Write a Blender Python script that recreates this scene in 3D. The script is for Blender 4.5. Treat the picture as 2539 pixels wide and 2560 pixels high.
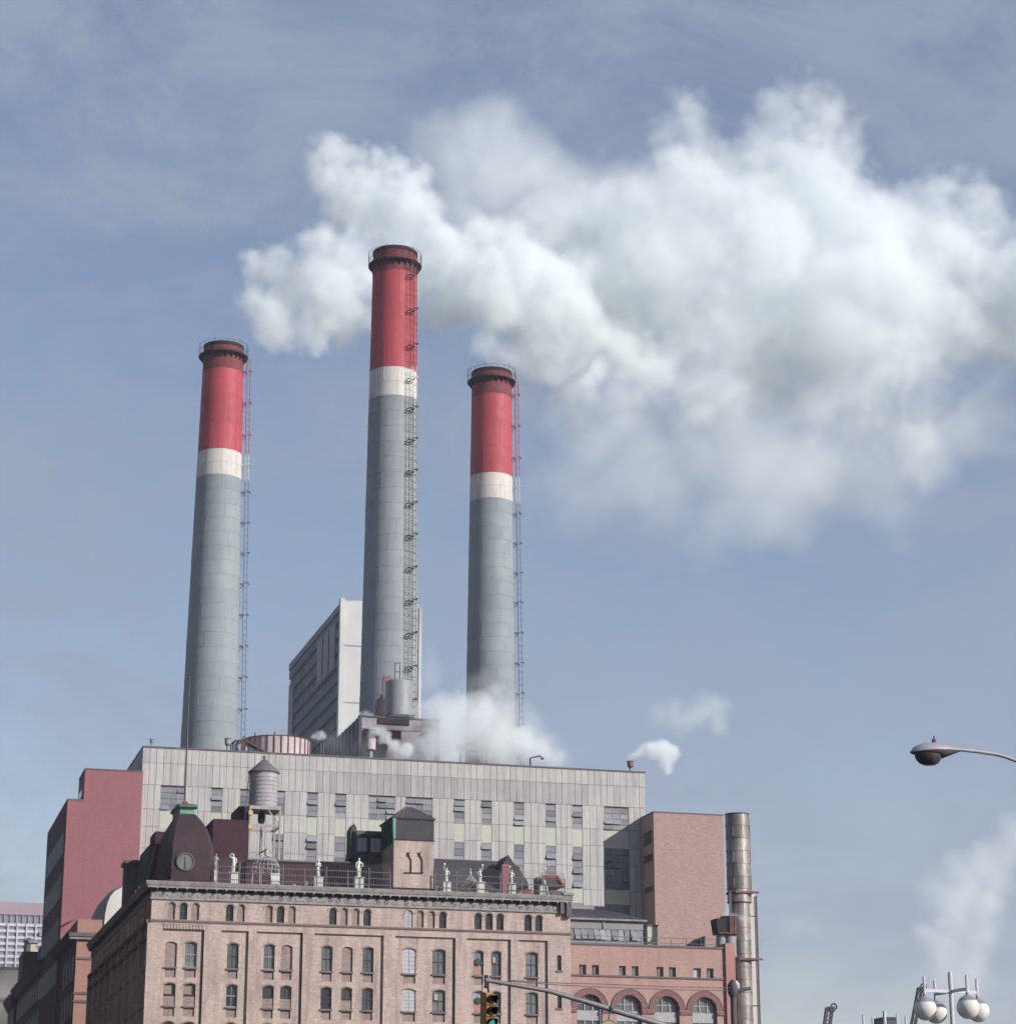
import bpy, bmesh, math, random
from mathutils import Vector, Matrix
from mathutils.geometry import tessellate_polygon

random.seed(7)
R = math.radians
scene = bpy.context.scene
for o in list(bpy.data.objects):
    bpy.data.objects.remove(o)
col = scene.collection

# ------------------------------------------------------------------ camera
# the facades run along X, the avenue beside them along Y; the photographer stands at the origin
FOC, PITCH, YAW, CAMZ = 5916.0, R(16.8), R(15.5), 1.7
cam_d = bpy.data.cameras.new('camera'); cam = bpy.data.objects.new('camera', cam_d); col.objects.link(cam)
cam.location = (0, 0, CAMZ)
cam.rotation_euler = (R(90) + PITCH, 0, -YAW)
cam_d.sensor_fit = 'HORIZONTAL'; cam_d.sensor_width = 36.0; cam_d.lens = 36.0 * FOC / 2539.0
cam_d.clip_start = 0.1; cam_d.clip_end = 20000
scene.camera = cam

# ------------------------------------------------------------------ sky and sun
SUN_EL, SUN_AZ = R(24.5), R(44.0)        # azimuth turned from -Y (behind the camera) towards +X
sun_dir = Vector((math.sin(SUN_AZ) * math.cos(SUN_EL), -math.cos(SUN_AZ) * math.cos(SUN_EL), math.sin(SUN_EL)))
world = bpy.data.worlds.new('World'); scene.world = world; world.use_nodes = True
wn = world.node_tree.nodes; wl = world.node_tree.links
wn.clear()
w_out = wn.new('ShaderNodeOutputWorld'); w_bg = wn.new('ShaderNodeBackground')
sky = wn.new('ShaderNodeTexSky'); sky.sky_type = 'NISHITA'; sky.sun_disc = False
sky.sun_elevation = SUN_EL
sky.sun_rotation = math.atan2(sun_dir.x, sun_dir.y)
sky.air_density = 1.25; sky.dust_density = 0.35; sky.ozone_density = 2.2; sky.altitude = 20
# thin high cirrus veil, streaked and faint, over the whole sky
tc = wn.new('ShaderNodeTexCoord')
mp = wn.new('ShaderNodeMapping'); mp.inputs['Scale'].default_value = (1.0, 1.0, 2.0); mp.inputs['Rotation'].default_value = (R(12), R(-20), R(25))
wl.new(tc.outputs['Generated'], mp.inputs[0])
nz = wn.new('ShaderNodeTexNoise'); nz.inputs['Scale'].default_value = 7.5; nz.inputs['Detail'].default_value = 8; nz.inputs['Roughness'].default_value = 0.66
nz.inputs['Distortion'].default_value = 0.5
wl.new(mp.outputs[0], nz.inputs['Vector'])
ramp = wn.new('ShaderNodeMapRange'); ramp.inputs[1].default_value = 0.40; ramp.inputs[2].default_value = 0.62
ramp.inputs[3].default_value = 0.20; ramp.inputs[4].default_value = 0.85
wl.new(nz.outputs['Fac'], ramp.inputs[0])
tint = wn.new('ShaderNodeMix'); tint.data_type = 'RGBA'; tint.blend_type = 'MULTIPLY'; tint.inputs['Factor'].default_value = 1.0
tint.inputs['B'].default_value = (0.99, 0.89, 0.94, 1)
wl.new(sky.outputs[0], tint.inputs['A'])
veil = wn.new('ShaderNodeMix'); veil.data_type = 'RGBA'
veil.inputs['B'].default_value = (2.6, 3.08, 4.05, 1)
wl.new(ramp.outputs[0], veil.inputs['Factor']); wl.new(tint.outputs['Result'], veil.inputs['A'])
wl.new(veil.outputs['Result'], w_bg.inputs['Color'])
w_bg.inputs['Strength'].default_value = 0.093
wl.new(w_bg.outputs[0], w_out.inputs['Surface'])

sun_d = bpy.data.lights.new('sun', 'SUN'); sun_d.energy = 4.7; sun_d.angle = R(0.53); sun_d.color = (1.0, 0.96, 0.90)
sun = bpy.data.objects.new('sun', sun_d); col.objects.link(sun)
sun.rotation_euler = (-sun_dir).to_track_quat('-Z', 'Y').to_euler()
sun.location = (60, -60, 120)

vs = scene.view_settings
scene.display_settings.display_device = 'sRGB'
vs.view_transform = 'Standard'; vs.look = 'None'; vs.exposure = 0.38; vs.gamma = 1.0; vs.use_curve_mapping = False
cy = scene.cycles
cy.use_denoising = True
cy.max_bounces = 16; cy.diffuse_bounces = 3; cy.glossy_bounces = 3; cy.transmission_bounces = 4; cy.transparent_max_bounces = 8
cy.volume_bounces = 8; cy.volume_step_rate = 2.4; cy.volume_max_steps = 256
cy.use_adaptive_sampling = True; cy.adaptive_threshold = 0.035

# ------------------------------------------------------------------ geometry helpers
_FW = (math.sin(YAW) * math.cos(PITCH), math.cos(YAW) * math.cos(PITCH), math.sin(PITCH))
_RT = (math.cos(YAW), -math.sin(YAW), 0.0)
_UP = (-math.sin(YAW) * math.sin(PITCH), -math.cos(YAW) * math.sin(PITCH), math.cos(PITCH))
def ray(px, py):
    a = (px - 1269.5) / FOC; b = -(py - 1280.0) / FOC
    return [_FW[i] + a * _RT[i] + b * _UP[i] for i in range(3)]
def P(px, py, Y):                      # the point of a wall standing at distance Y
    d = ray(px, py); t = Y / d[1]
    return Vector((d[0] * t, Y, d[2] * t + CAMZ))
def PX(px, py, X):                     # the point of a side wall standing at X
    d = ray(px, py); t = X / d[0]
    return Vector((X, d[1] * t, d[2] * t + CAMZ))
def mpp(px, py, Y):                    # metres per photograph pixel there
    d = ray(px, py); return (Y / d[1]) / FOC

class MB:
    def __init__(s): s.v = []; s.f = []; s.sm = False
    def add(s, vs, fs):
        n = len(s.v); s.v += [tuple(v) for v in vs]; s.f += [tuple(i + n for i in f) for f in fs]; return s
    def box(s, x0, x1, y0, y1, z0, z1):
        return s.add([(x0,y0,z0),(x1,y0,z0),(x1,y1,z0),(x0,y1,z0),(x0,y0,z1),(x1,y0,z1),(x1,y1,z1),(x0,y1,z1)],
                     [(0,3,2,1),(4,5,6,7),(0,1,5,4),(1,2,6,5),(2,3,7,6),(3,0,4,7)])
    def hexa(s, lo, hi):               # two loops of the same count, closed
        n = len(lo)
        return s.add(list(lo) + list(hi), [tuple(range(n - 1, -1, -1)), tuple(range(n, 2 * n))] +
                     [(i, (i + 1) % n, n + (i + 1) % n, n + i) for i in range(n)])
    def loft(s, loops, cap=True):
        n = len(loops[0]); vs = [p for l in loops for p in l]; fs = []
        for k in range(len(loops) - 1):
            for i in range(n):
                j = (i + 1) % n
                fs.append((k*n+i, k*n+j, (k+1)*n+j, (k+1)*n+i))
        if cap: fs += [tuple(range(n - 1, -1, -1)), tuple((len(loops)-1)*n + i for i in range(n))]
        return s.add(vs, fs)
    def lathe(s, prof, c=(0,0,0), n=24, cap=True, a0=0.0):   # profile of (radius, z)
        return s.loft([[(c[0] + r * math.cos(a0 + 2*math.pi*i/n), c[1] + r * math.sin(a0 + 2*math.pi*i/n), c[2] + z) for i in range(n)] for r, z in prof], cap)
    def tube(s, pts, r, n=6, cap=True):
        pts = [Vector(p) for p in pts]; loops = []
        rr = r if isinstance(r, (list, tuple)) else [r] * len(pts)
        prev = None
        for i, p in enumerate(pts):
            d = (pts[min(i+1, len(pts)-1)] - pts[max(i-1, 0)]).normalized()
            if prev is None:
                u = d.orthogonal().normalized()
            else:
                u = (prev - d * prev.dot(d))
                u = u.normalized() if u.length > 1e-6 else d.orthogonal().normalized()
            prev = u; w = d.cross(u)
            loops.append([p + (u * math.cos(2*math.pi*k/n) + w * math.sin(2*math.pi*k/n)) * rr[i] for k in range(n)])
        return s.loft(loops, cap)
    def bar(s, a, b, w, h=None):       # square bar between two points
        a = Vector(a); b = Vector(b); h = h or w; d = (b - a).normalized()
        up = Vector((0,0,1)) if abs(d.z) < .95 else Vector((0,1,0))
        u = d.cross(up).normalized() * w / 2; q = u.cross(d).normalized() * h / 2
        return s.hexa([a+u+q, a-u+q, a-u-q, a+u-q], [b+u+q, b-u+q, b-u-q, b+u-q])
    def ring(s, c, r, t, n=24, axis='z', m=6, a0=0, a1=2*math.pi):
        pts = []
        full = abs(a1 - a0) > 6.28
        for i in range(n + (0 if full else 1)):
            a = a0 + (a1 - a0) * i / n
            ca, sa = math.cos(a), math.sin(a)
            pts.append({'z': (c[0]+r*ca, c[1]+r*sa, c[2]), 'y': (c[0]+r*ca, c[1], c[2]+r*sa), 'x': (c[0], c[1]+r*ca, c[2]+r*sa)}[axis])
        if full: pts += pts[:2]
        return s.tube(pts, t, m)
    def sphere(s, c, r, n=16, m=10, sz=1.0):
        prof = [(max(r * math.sin(math.pi*k/m), 1e-4), -r * sz * math.cos(math.pi*k/m)) for k in range(m + 1)]
        return s.lathe(prof, c, n)
    def poly(s, outer, holes, y=0.0, depth=0.0, plane='xz', at=0.0):
        """flat wall with holes; the holes get reveals that run `depth` inwards (+y for xz walls, +x for yz walls)"""
        loops = [outer] + list(holes)
        flat = [p for l in loops for p in l]
        tris = tessellate_polygon([[Vector((p[0], p[1], 0)) for p in l] for l in loops])
        mk = (lambda p, d=0: (p[0], at + d, p[1])) if plane == 'xz' else (lambda p, d=0: (at + d, p[0], p[1]))
        s.add([mk(p) for p in flat], [tuple(t) for t in tris])
        if depth:
            for h in holes:
                n = len(h)
                s.add([mk(p) for p in h] + [mk(p, depth) for p in h], [(i, (i+1) % n, n + (i+1) % n, n + i) for i in range(n)])
        return s
    def mesh(s, name, mat, off=(0,0,0), smooth=False):
        me = bpy.data.meshes.new(name)
        ox, oy, oz = off
        me.from_pydata([(x-ox, y-oy, z-oz) for x, y, z in s.v], [], s.f)
        bm = bmesh.new(); bm.from_mesh(me); bmesh.ops.recalc_face_normals(bm, faces=bm.faces)
        bm.to_mesh(me); bm.free()
        if smooth:
            me.polygons.foreach_set('use_smooth', [True] * len(me.polygons))
            try: me.set_sharp_from_angle(angle=R(40))
            except Exception: pass
        if mat: me.materials.append(mat)
        return me
    def build(s, name, mat, parent=None, smooth=False):
        off = root_loc(parent)
        o = bpy.data.objects.new(name, s.mesh(name, mat, off, smooth)); col.objects.link(o); o.parent = parent
        return o
def root_loc(o):
    p = Vector((0,0,0))
    while o is not None:
        p += o.location; o = o.parent
    return p
def tag(o, label=None, cat=None, group=None, kind=None):
    if label: o['label'] = label
    if cat: o['category'] = cat
    if group: o['group'] = group
    if kind: o['kind'] = kind
    return o
def thing(name, loc, label, cat, group=None, rz=0.0):
    o = bpy.data.objects.new(name, None); col.objects.link(o); o.location = loc; o.rotation_euler = (0, 0, rz)
    o.empty_display_size = 0.5
    return tag(o, label, cat, group)
def share(name, me, parent, loc, rot=(0,0,0), scale=(1,1,1)):      # a piece that shares its mesh with its likes
    o = bpy.data.objects.new(name, me); col.objects.link(o); o.parent = parent
    o.location = Vector(loc) - root_loc(parent); o.rotation_euler = rot; o.scale = scale
    return o
def arc_open(x0, x1, z0, z1, rise, n=8):   # opening outline, arch of the given rise at the top
    w = (x1 - x0) / 2; c = (x0 + x1) / 2
    if rise <= 0.001: return [(x0, z0), (x1, z0), (x1, z1), (x0, z1)]
    rad = (w*w + rise*rise) / (2*rise); cz = z1 - rad; a = math.asin(min(1, w / rad)); 
    pts = [(x0, z0), (x1, z0)]
    if rise >= w - 1e-6: a = math.pi / 2
    for i in range(n + 1):
        t = a - 2 * a * i / n
        pts.append((c + rad * math.sin(t), cz + rad * math.cos(t)))
    return pts

# ------------------------------------------------------------------ materials
def new_mat(name):
    m = bpy.data.materials.new(name); m.use_nodes = True
    return m, m.node_tree.nodes, m.node_tree.links, m.node_tree.nodes['Principled BSDF']
def _noise(n, l, vec, scale, detail=6, rough=.6):
    t = n.new('ShaderNodeTexNoise'); t.inputs['Scale'].default_value = scale; t.inputs['Detail'].default_value = detail; t.inputs['Roughness'].default_value = rough
    l.new(vec, t.inputs['Vector']); return t.outputs['Fac']
def _mapr(n, l, v, a, b, c, d):
    t = n.new('ShaderNodeMapRange'); l.new(v, t.inputs[0])
    for i, q in enumerate((a, b, c, d)): t.inputs[i+1].default_value = q
    return t.outputs[0]
def _mix(n, l, f, a, b, mode='MIX'):
    t = n.new('ShaderNodeMix'); t.data_type = 'RGBA'; t.blend_type = mode
    if hasattr(f, 'node'): l.new(f, t.inputs['Factor'])
    else: t.inputs['Factor'].default_value = f
    for k, q in (('A', a), ('B', b)):
        if hasattr(q, 'node'): l.new(q, t.inputs[k])
        else: t.inputs[k].default_value = (*q, 1) if len(q) == 3 else q
    return t.outputs['Result']
def _coords(n, l, scale=(1,1,1), world_space=True):
    if world_space:
        g = n.new('ShaderNodeNewGeometry'); src = g.outputs['Position']
    else:
        g = n.new('ShaderNodeTexCoord'); src = g.outputs['Object']
    m = n.new('ShaderNodeMapping'); m.inputs['Scale'].default_value = scale
    l.new(src, m.inputs[0]); return m.outputs[0]
def surf(name, c, c2=None, scale=0.5, rough=.75, grime=0.0, grime_c=(.06,.05,.055), streak=0.0, streak_c=None, streak_scale=(2.2,2.2,.22),
         bump=0.0, metal=0.0, fine=0.12, per_object=0.0, spec=.3):
    """a painted / stone / metal surface: two tones in patches, fine mottle, vertical rain streaks and grime"""
    m, n, l, b = new_mat(name)
    v = _coords(n, l)
    c, c2, streak_c, grime_c = dim(c), dim(c2), dim(streak_c), dim(grime_c)
    c2 = c2 or tuple(q * .8 for q in c)
    res = _mix(n, l, _mapr(n, l, _noise(n, l, v, scale, 7, .62), .34, .68, 0, 1), c, c2)
    if streak:
        vs_ = _coords(n, l, streak_scale)
        res = _mix(n, l, _mapr(n, l, _noise(n, l, vs_, 1.0, 8, .66), .45, .78, 0, streak), res, streak_c or tuple(q * .45 for q in c))
    if grime:
        res = _mix(n, l, _mapr(n, l, _noise(n, l, v, scale * 3.1, 9, .72), .5, .78, 0, grime), res, grime_c)
    if fine:
        ff = _mapr(n, l, _noise(n, l, v, 9.0, 5, .7), .25, .75, 1 - fine, 1 + fine)
        res = _mix(n, l, 1.0, res, _grey(n, l, ff), 'MULTIPLY')
    if per_object:
        oi = n.new('ShaderNodeObjectInfo')
        ff = _mapr(n, l, oi.outputs['Random'], 0, 1, 1 - per_object, 1 + per_object)
        res = _mix(n, l, 1.0, res, _grey(n, l, ff), 'MULTIPLY')
    l.new(res, b.inputs['Base Color'])
    b.inputs['Metallic'].default_value = metal
    b.inputs['Specular IOR Level'].default_value = spec
    rn = _mapr(n, l, _noise(n, l, v, scale * 4, 4), .3, .7, max(.05, rough - .1), min(1, rough + .1)); l.new(rn, b.inputs['Roughness'])
    if bump:
        bp = n.new('ShaderNodeBump'); bp.inputs['Strength'].default_value = bump; bp.inputs['Distance'].default_value = .03
        l.new(_noise(n, l, v, 14, 6, .7), bp.inputs['Height']); l.new(bp.outputs[0], b.inputs['Normal'])
    return m
ALB = .80
def dim(c): return None if c is None else tuple(q * ALB for q in c)
def _grey(n, l, f):
    t = n.new('ShaderNodeCombineColor')
    for i in range(3): l.new(f, t.inputs[i])
    return t.outputs[0]
def brick(name, c, c2, mortar, bw=.22, rh=.075, stain=.35, stain_c=(.12,.09,.09), course=.25, patch=.25):
    """running-bond brickwork: brick courses at true size, tonal patches in long level streaks, soot"""
    m, n, l, b = new_mat(name)
    c, c2, mortar, stain_c = dim(c), dim(c2), dim(mortar), dim(stain_c)
    g = n.new('ShaderNodeNewGeometry'); sp = n.new('ShaderNodeSeparateXYZ'); l.new(g.outputs['Position'], sp.inputs[0])
    ad = n.new('ShaderNodeMath'); ad.operation = 'ADD'; l.new(sp.outputs[0], ad.inputs[0]); l.new(sp.outputs[1], ad.inputs[1])
    cb = n.new('ShaderNodeCombineXYZ'); l.new(ad.outputs[0], cb.inputs[0]); l.new(sp.outputs[2], cb.inputs[1])
    bt = n.new('ShaderNodeTexBrick'); l.new(cb.outputs[0], bt.inputs['Vector'])
    bt.inputs['Scale'].default_value = 1.0; bt.inputs['Brick Width'].default_value = bw; bt.inputs['Row Height'].default_value = rh
    bt.inputs['Mortar Size'].default_value = .009; bt.inputs['Bias'].default_value = -.1
    bt.inputs['Color1'].default_value = (*c, 1); bt.inputs['Color2'].default_value = (*c2, 1); bt.inputs['Mortar'].default_value = (*mortar, 1)
    mpn = n.new('ShaderNodeMapping'); mpn.inputs['Scale'].default_value = (.9, 4.2, 1); l.new(cb.outputs[0], mpn.inputs[0])
    ps = _mapr(n, l, _noise(n, l, mpn.outputs[0], 1.1, 8, .72), .3, .7, 1 - patch, 1 + patch)
    res = _mix(n, l, 1.0, bt.outputs['Color'], _grey(n, l, ps), 'MULTIPLY')
    mp2 = n.new('ShaderNodeMapping'); mp2.inputs['Scale'].default_value = (2.6, 13.0, 1); l.new(cb.outputs[0], mp2.inputs[0])
    ps2 = _mapr(n, l, _noise(n, l, mp2.outputs[0], 1.0, 4, .8), .3, .7, 1 - course, 1 + course)
    res = _mix(n, l, 1.0, res, _grey(n, l, ps2), 'MULTIPLY')
    v = _coords(n, l, (.5, .5, .2))
    res = _mix(n, l, _mapr(n, l, _noise(n, l, v, 1.0, 8, .7), .46, .75, 0, stain), res, stain_c)
    v3 = _coords(n, l, (1.5, 1.5, .13))
    res = _mix(n, l, _mapr(n, l, _noise(n, l, v3, 1.0, 7, .7), .48, .72, 0, stain * .8), res, tuple(q * .8 for q in stain_c))
    l.new(res, b.inputs['Base Color']); b.inputs['Roughness'].default_value = .9; b.inputs['Specular IOR Level'].default_value = .2
    bp = n.new('ShaderNodeBump'); bp.inputs['Strength'].default_value = .35; bp.inputs['Distance'].default_value = .02
    l.new(bt.outputs['Fac'], bp.inputs['Height']); bp.invert = True; l.new(bp.outputs[0], b.inputs['Normal'])
    return m
def glass(name, c, rough=.12, dirt=.35, dirt_c=(.25,.25,.27)):
    m, n, l, b = new_mat(name)
    v = _coords(n, l)
    oi = n.new('ShaderNodeObjectInfo')
    res = _mix(n, l, _mapr(n, l, _noise(n, l, v, 1.3, 5), .4, .75, 0, dirt), c, dirt_c)
    res = _mix(n, l, 1.0, res, _grey(n, l, _mapr(n, l, oi.outputs['Random'], 0, 1, .6, 1.4)), 'MULTIPLY')
    l.new(res, b.inputs['Base Color']); b.inputs['Roughness'].default_value = rough; b.inputs['IOR'].default_value = 1.5
    bp = n.new('ShaderNodeBump'); bp.inputs['Strength'].default_value = .12; bp.inputs['Distance'].default_value = .05
    l.new(_noise(n, l, v, .8, 2), bp.inputs['Height']); l.new(bp.outputs[0], b.inputs['Normal'])
    return m
# ------------------------------------------------------------------ ground, avenue, cross street
M = {}
M['earth'] = surf('earth', (.11,.10,.09), scale=.05)
M['asphalt'] = surf('asphalt', (.055,.055,.06), (.045,.045,.05), scale=.3, rough=.9, grime=.3)
M['concrete'] = surf('concrete', (.30,.29,.28), (.25,.24,.24), scale=.4, rough=.9, grime=.3)
M['road_paint'] = surf('road_paint', (.75,.74,.70), scale=2, rough=.7, grime=.4, grime_c=(.12,.12,.12))
g = MB(); g.add([(-2400,-2400,0),(2400,-2400,0),(2400,2400,0),(-2400,2400,0)], [(0,1,2,3)])
tag(g.build('ground', M['earth']), kind='structure')
g = MB(); g.add([(4,-60,.004),(21,-60,.004),(21,1500,.004),(4,1500,.004)], [(0,1,2,3)])
tag(g.build('avenue_road', M['asphalt']), kind='structure')
g = MB(); g.add([(-200,196,.008),(400,196,.008),(400,212,.008),(-200,212,.008)], [(0,1,2,3)])
tag(g.build('cross_street', M['asphalt']), kind='structure')
g = MB()
for k in range(60): g.add([(12.4,-40+k*9,.012),(12.55,-40+k*9,.012),(12.55,-36+k*9,.012),(12.4,-36+k*9,.012)], [(0,1,2,3)])
tag(g.build('lane_marking', M['road_paint']), kind='structure')
g = MB(); g.box(21, 26.4, 212, 700, 0, .14); g.box(26.4, 160, 212, 219.2, 0, .14)
tag(g.build('pavement', M['concrete']), kind='structure')
g = MB(); g.box(21, 45, -20, 196, 0, .14)
tag(g.build('corner_pavement', M['concrete']), kind='structure')

def S(ox, x, y): return ox + x / 2.5414, 1800 + y / 2.5414          # photo position of a measured detail
def at(ox, x, y, Y): return P(*S(ox, x, y), Y)

M['cream_brick'] = brick('cream_brick', (.56,.445,.395), (.49,.38,.34), (.42,.34,.315), stain=.78, stain_c=(.25,.195,.19), patch=.22, course=.26)
M['cream_brick_infill'] = brick('cream_brick_infill', (.36,.28,.25), (.30,.23,.21), (.25,.20,.20), stain=.5, stain_c=(.16,.12,.13))
M['stone_grey'] = surf('stone_grey', (.37,.34,.34), (.25,.23,.24), scale=1.2, rough=.85, grime=.85, streak=.5, streak_c=(.10,.09,.10))
M['stone_dark'] = surf('stone_dark', (.15,.13,.14), (.10,.09,.10), scale=1.2, rough=.9, grime=.4)
M['string_brick'] = surf('string_brick', (.20,.14,.14), (.15,.11,.115), scale=1.5, rough=.9)
M['sill_stone'] = surf('sill_stone', (.22,.18,.19), (.15,.13,.14), scale=2.5, rough=.9)
M['maroon'] = surf('maroon', (.060,.022,.034), (.042,.018,.028), scale=.9, rough=.85, grime=.2, grime_c=(.03,.02,.03), fine=.25)
M['maroon_slate'] = surf('maroon_slate', (.060,.028,.038), (.034,.024,.034), scale=.6, rough=.8, fine=.3, grime=.25, grime_c=(.03,.025,.03))
M['slate'] = surf('slate', (.060,.058,.066), (.048,.047,.052), scale=.5, rough=.8, fine=.18, grime=.15, grime_c=(.10,.10,.10))
M['copper'] = surf('copper', (.14,.32,.25), (.20,.38,.31), scale=1.5, rough=.7, streak=.5, streak_c=(.05,.12,.09))
M['copper_dark'] = surf('copper_dark', (.04,.085,.07), (.03,.06,.055), scale=1.2, rough=.7, streak=.4)
M['red_roof'] = surf('red_roof', (.30,.07,.07), scale=2, grime=.3)
M['pink_paint'] = surf('pink_paint', (.30,.115,.135), (.25,.10,.115), scale=1.5, rough=.8, grime=.3)
M['sash_white'] = surf('sash_white', (.42,.41,.42), scale=2, rough=.6, grime=.35)
M['sash_dark'] = surf('sash_dark', (.07,.07,.075), scale=2, rough=.6)
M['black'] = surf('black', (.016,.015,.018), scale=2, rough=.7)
M['glass'] = glass('glass', (.085,.095,.095))
M['glass_dark'] = glass('glass_dark', (.028,.03,.035), dirt=.25, dirt_c=(.09,.10,.11))
M['glass_pale'] = glass('glass_pale', (.24,.24,.28), rough=.35, dirt=.4, dirt_c=(.14,.14,.17))
M['dim_pane'] = surf('dim_pane', (.022,.022,.027), (.03,.03,.035), scale=2, rough=.5, spec=.15)
M['board'] = surf('board', (.50,.51,.55), (.42,.43,.46), scale=2, rough=.8, grime=.2)
M['blind'] = surf('blind', (.50,.43,.36), scale=2, rough=.8)
M['blind_salmon'] = surf('blind_salmon', (.42,.24,.20), scale=2, rough=.8)
M['pole'] = surf('pole', (.12,.09,.09), scale=2, rough=.6)
M['statue'] = surf('statue', (.78,.80,.74), (.66,.69,.64), scale=3, rough=.6, grime=.3, grime_c=(.25,.26,.24))
M['statue_grey'] = surf('statue_grey', (.42,.42,.40), (.30,.30,.29), scale=3, rough=.7, grime=.3)
M['rail'] = surf('rail', (.20,.18,.20), (.14,.12,.14), scale=3, rough=.6)
M['wire_white'] = surf('wire_white', (.50,.49,.50), (.38,.37,.39), scale=3, rough=.5)
M['rust'] = surf('rust', (.16,.075,.07), (.09,.05,.05), scale=1.5, rough=.85, grime=.5, streak=.5)
M['rust_light'] = surf('rust_light', (.56,.51,.52), (.48,.38,.39), scale=.45, rough=.7, streak=.8, streak_c=(.36,.18,.19), streak_scale=(1.4,1.4,.3), grime=.4, grime_c=(.2,.08,.08))

# dark brick for blocks added across the avenue, unseen, to hold back sky light
M['blocker_brick'] = brick('blocker_brick', (.10,.07,.065), (.08,.055,.055), (.08,.07,.07), stain=.4, stain_c=(.04,.035,.04))
# ------------------------------------------------------------------ the brewery on the corner
CY, CX0, CX1, CYE = 220.0, 26.95, 67.25, 273.0
brew = thing('brewery_building', (CX0, CY, 0), 'cream brick brewery with arched windows, bracketed cornice and dark corner turret', 'building')
def cx(ox, x, y=1450): return at(ox, x, y, CY).x
Z_FR0, Z_FR1, Z_ST = 30.72, 31.30, 28.65
BAYS = [(cx(300,268), cx(300,532)), (cx(300,640), cx(300,815)), (cx(300,865), cx(300,1160)), (cx(300,1233), cx(300,1674)),
        (cx(900,222), cx(900,605)), (cx(900,677), cx(900,957)), (cx(900,1003), cx(900,1192))]
ROWS = [(24.50, 26.80, 23.55), (21.0, 23.02, 20.05), (17.5, 19.55, 16.6), (14.0, 16.05, 13.1), (10.4, 12.5, 9.5), (6.6, 8.8, 5.7)]   # sill, crown, apron foot
small = []    # (centre, glazed?)
for ox, lst in ((300, [(325,0),(403,1),(478,0),(697,1),(768,0),(945,0),(1020,1),(1092,0),(1353,1),(1423,0),(1497,0),(1570,1)]),
                (900, [(310,2),(381,0),(452,0),(525,1),(749,1),(819,1),(888,1),(1066,1),(1134,1)])):
    for x, k in lst: small.append((cx(ox, x, 1210), k))
SW = .36
wins = []     # (bay, centre, half width, kind row1, kind row2)   g glass, b blind, w white board, h half bricked, o odd
for bay, ox, x, hw, k1, k2 in ((0,300,325,.56,'b','h'),(0,300,452,.56,'g','h'),(1,300,720,.53,'g','d'),(2,300,950,.53,'g','h'),(2,300,1062,.53,'b','h'),
                               (3,300,1318,.52,'g','d'),(3,300,1447,.52,'b','h'),(3,300,1580,.52,'g','d'),
                               (4,900,317,.64,'w','w'),(4,900,505,.64,'g','p'),(5,900,757,.49,'s','s'),(5,900,868,.49,'p','g'),(6,900,1095,.61,'g','g')):
    wins.append((bay, cx(ox, x, 1480), hw, k1, k2))
nx = cx(900, 1265, 1530)
NARROW = [(nx - .21, nx + .21, z0, z0 + 1.45) for z0 in (25.15, 21.6, 18.1, 14.6)]
holes = [arc_open(c - SW, c + SW, 28.78, 30.36, SW, 8) for c, k in small]
holes += [[(a, 3.0), (b, 3.0), (b, 27.93), (a, 27.93)] for a, b in BAYS]
holes += [arc_open(*n_, 0.06, 4) for n_ in NARROW]
MB().poly([(CX0, 0), (CX1, 0), (CX1, Z_FR0), (CX0, Z_FR0)], holes, depth=.32, at=CY).build('front_wall', M['cream_brick'], brew)
g = MB()
for i, (a, b) in enumerate(BAYS):
    hs = []
    for bay, c, hw, k1, k2 in wins:
        if bay != i: continue
        for (s0, t0, ap) in ROWS:
            hs.append(arc_open(c - hw, c + hw, s0, t0, .20, 6)); hs.append([(c - hw + .04, ap), (c + hw - .04, ap), (c + hw - .04, s0 - .16), (c - hw + .04, s0 - .16)])
    p = MB().poly([(a - .05, 2.9), (b + .05, 2.9), (b + .05, 28.0), (a - .05, 28.0)], hs, depth=.30, at=CY + .24)
    p.build('bay_panel', M['cream_brick'], brew)
# corbel teeth over the first bay
a, b = BAYS[0]
n_t = 13
for k in range(n_t):
    x = a + (b - a) * (k + .5) / n_t
    MB().box(x - .055, x + .055, CY - .06, CY + .10, 27.93, 28.33).build('corbel', M['cream_brick'], brew)
MB().box(a - .1, b + .1, CY - .05, CY + .06, 28.34, 28.42).build('corbel_band', M['cream_brick'], brew)
# string course, frieze, cornice
MB().box(CX0 - .1, CX1 + .02, CY - .10, CY + .02, Z_ST - .11, Z_ST + .09).build('string_course', M['string_brick'], brew)
MB().box(CX0 - .06, CX1 + .02, CY - .06, CY + .3, Z_FR0, Z_FR1).build('frieze', M['stone_grey'], brew)
MB().box(CX0 - .16, CX1 + .03, CY - .16, CY, Z_FR0 - .13, Z_FR0).build('frieze_moulding', M['stone_grey'], brew)
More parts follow.
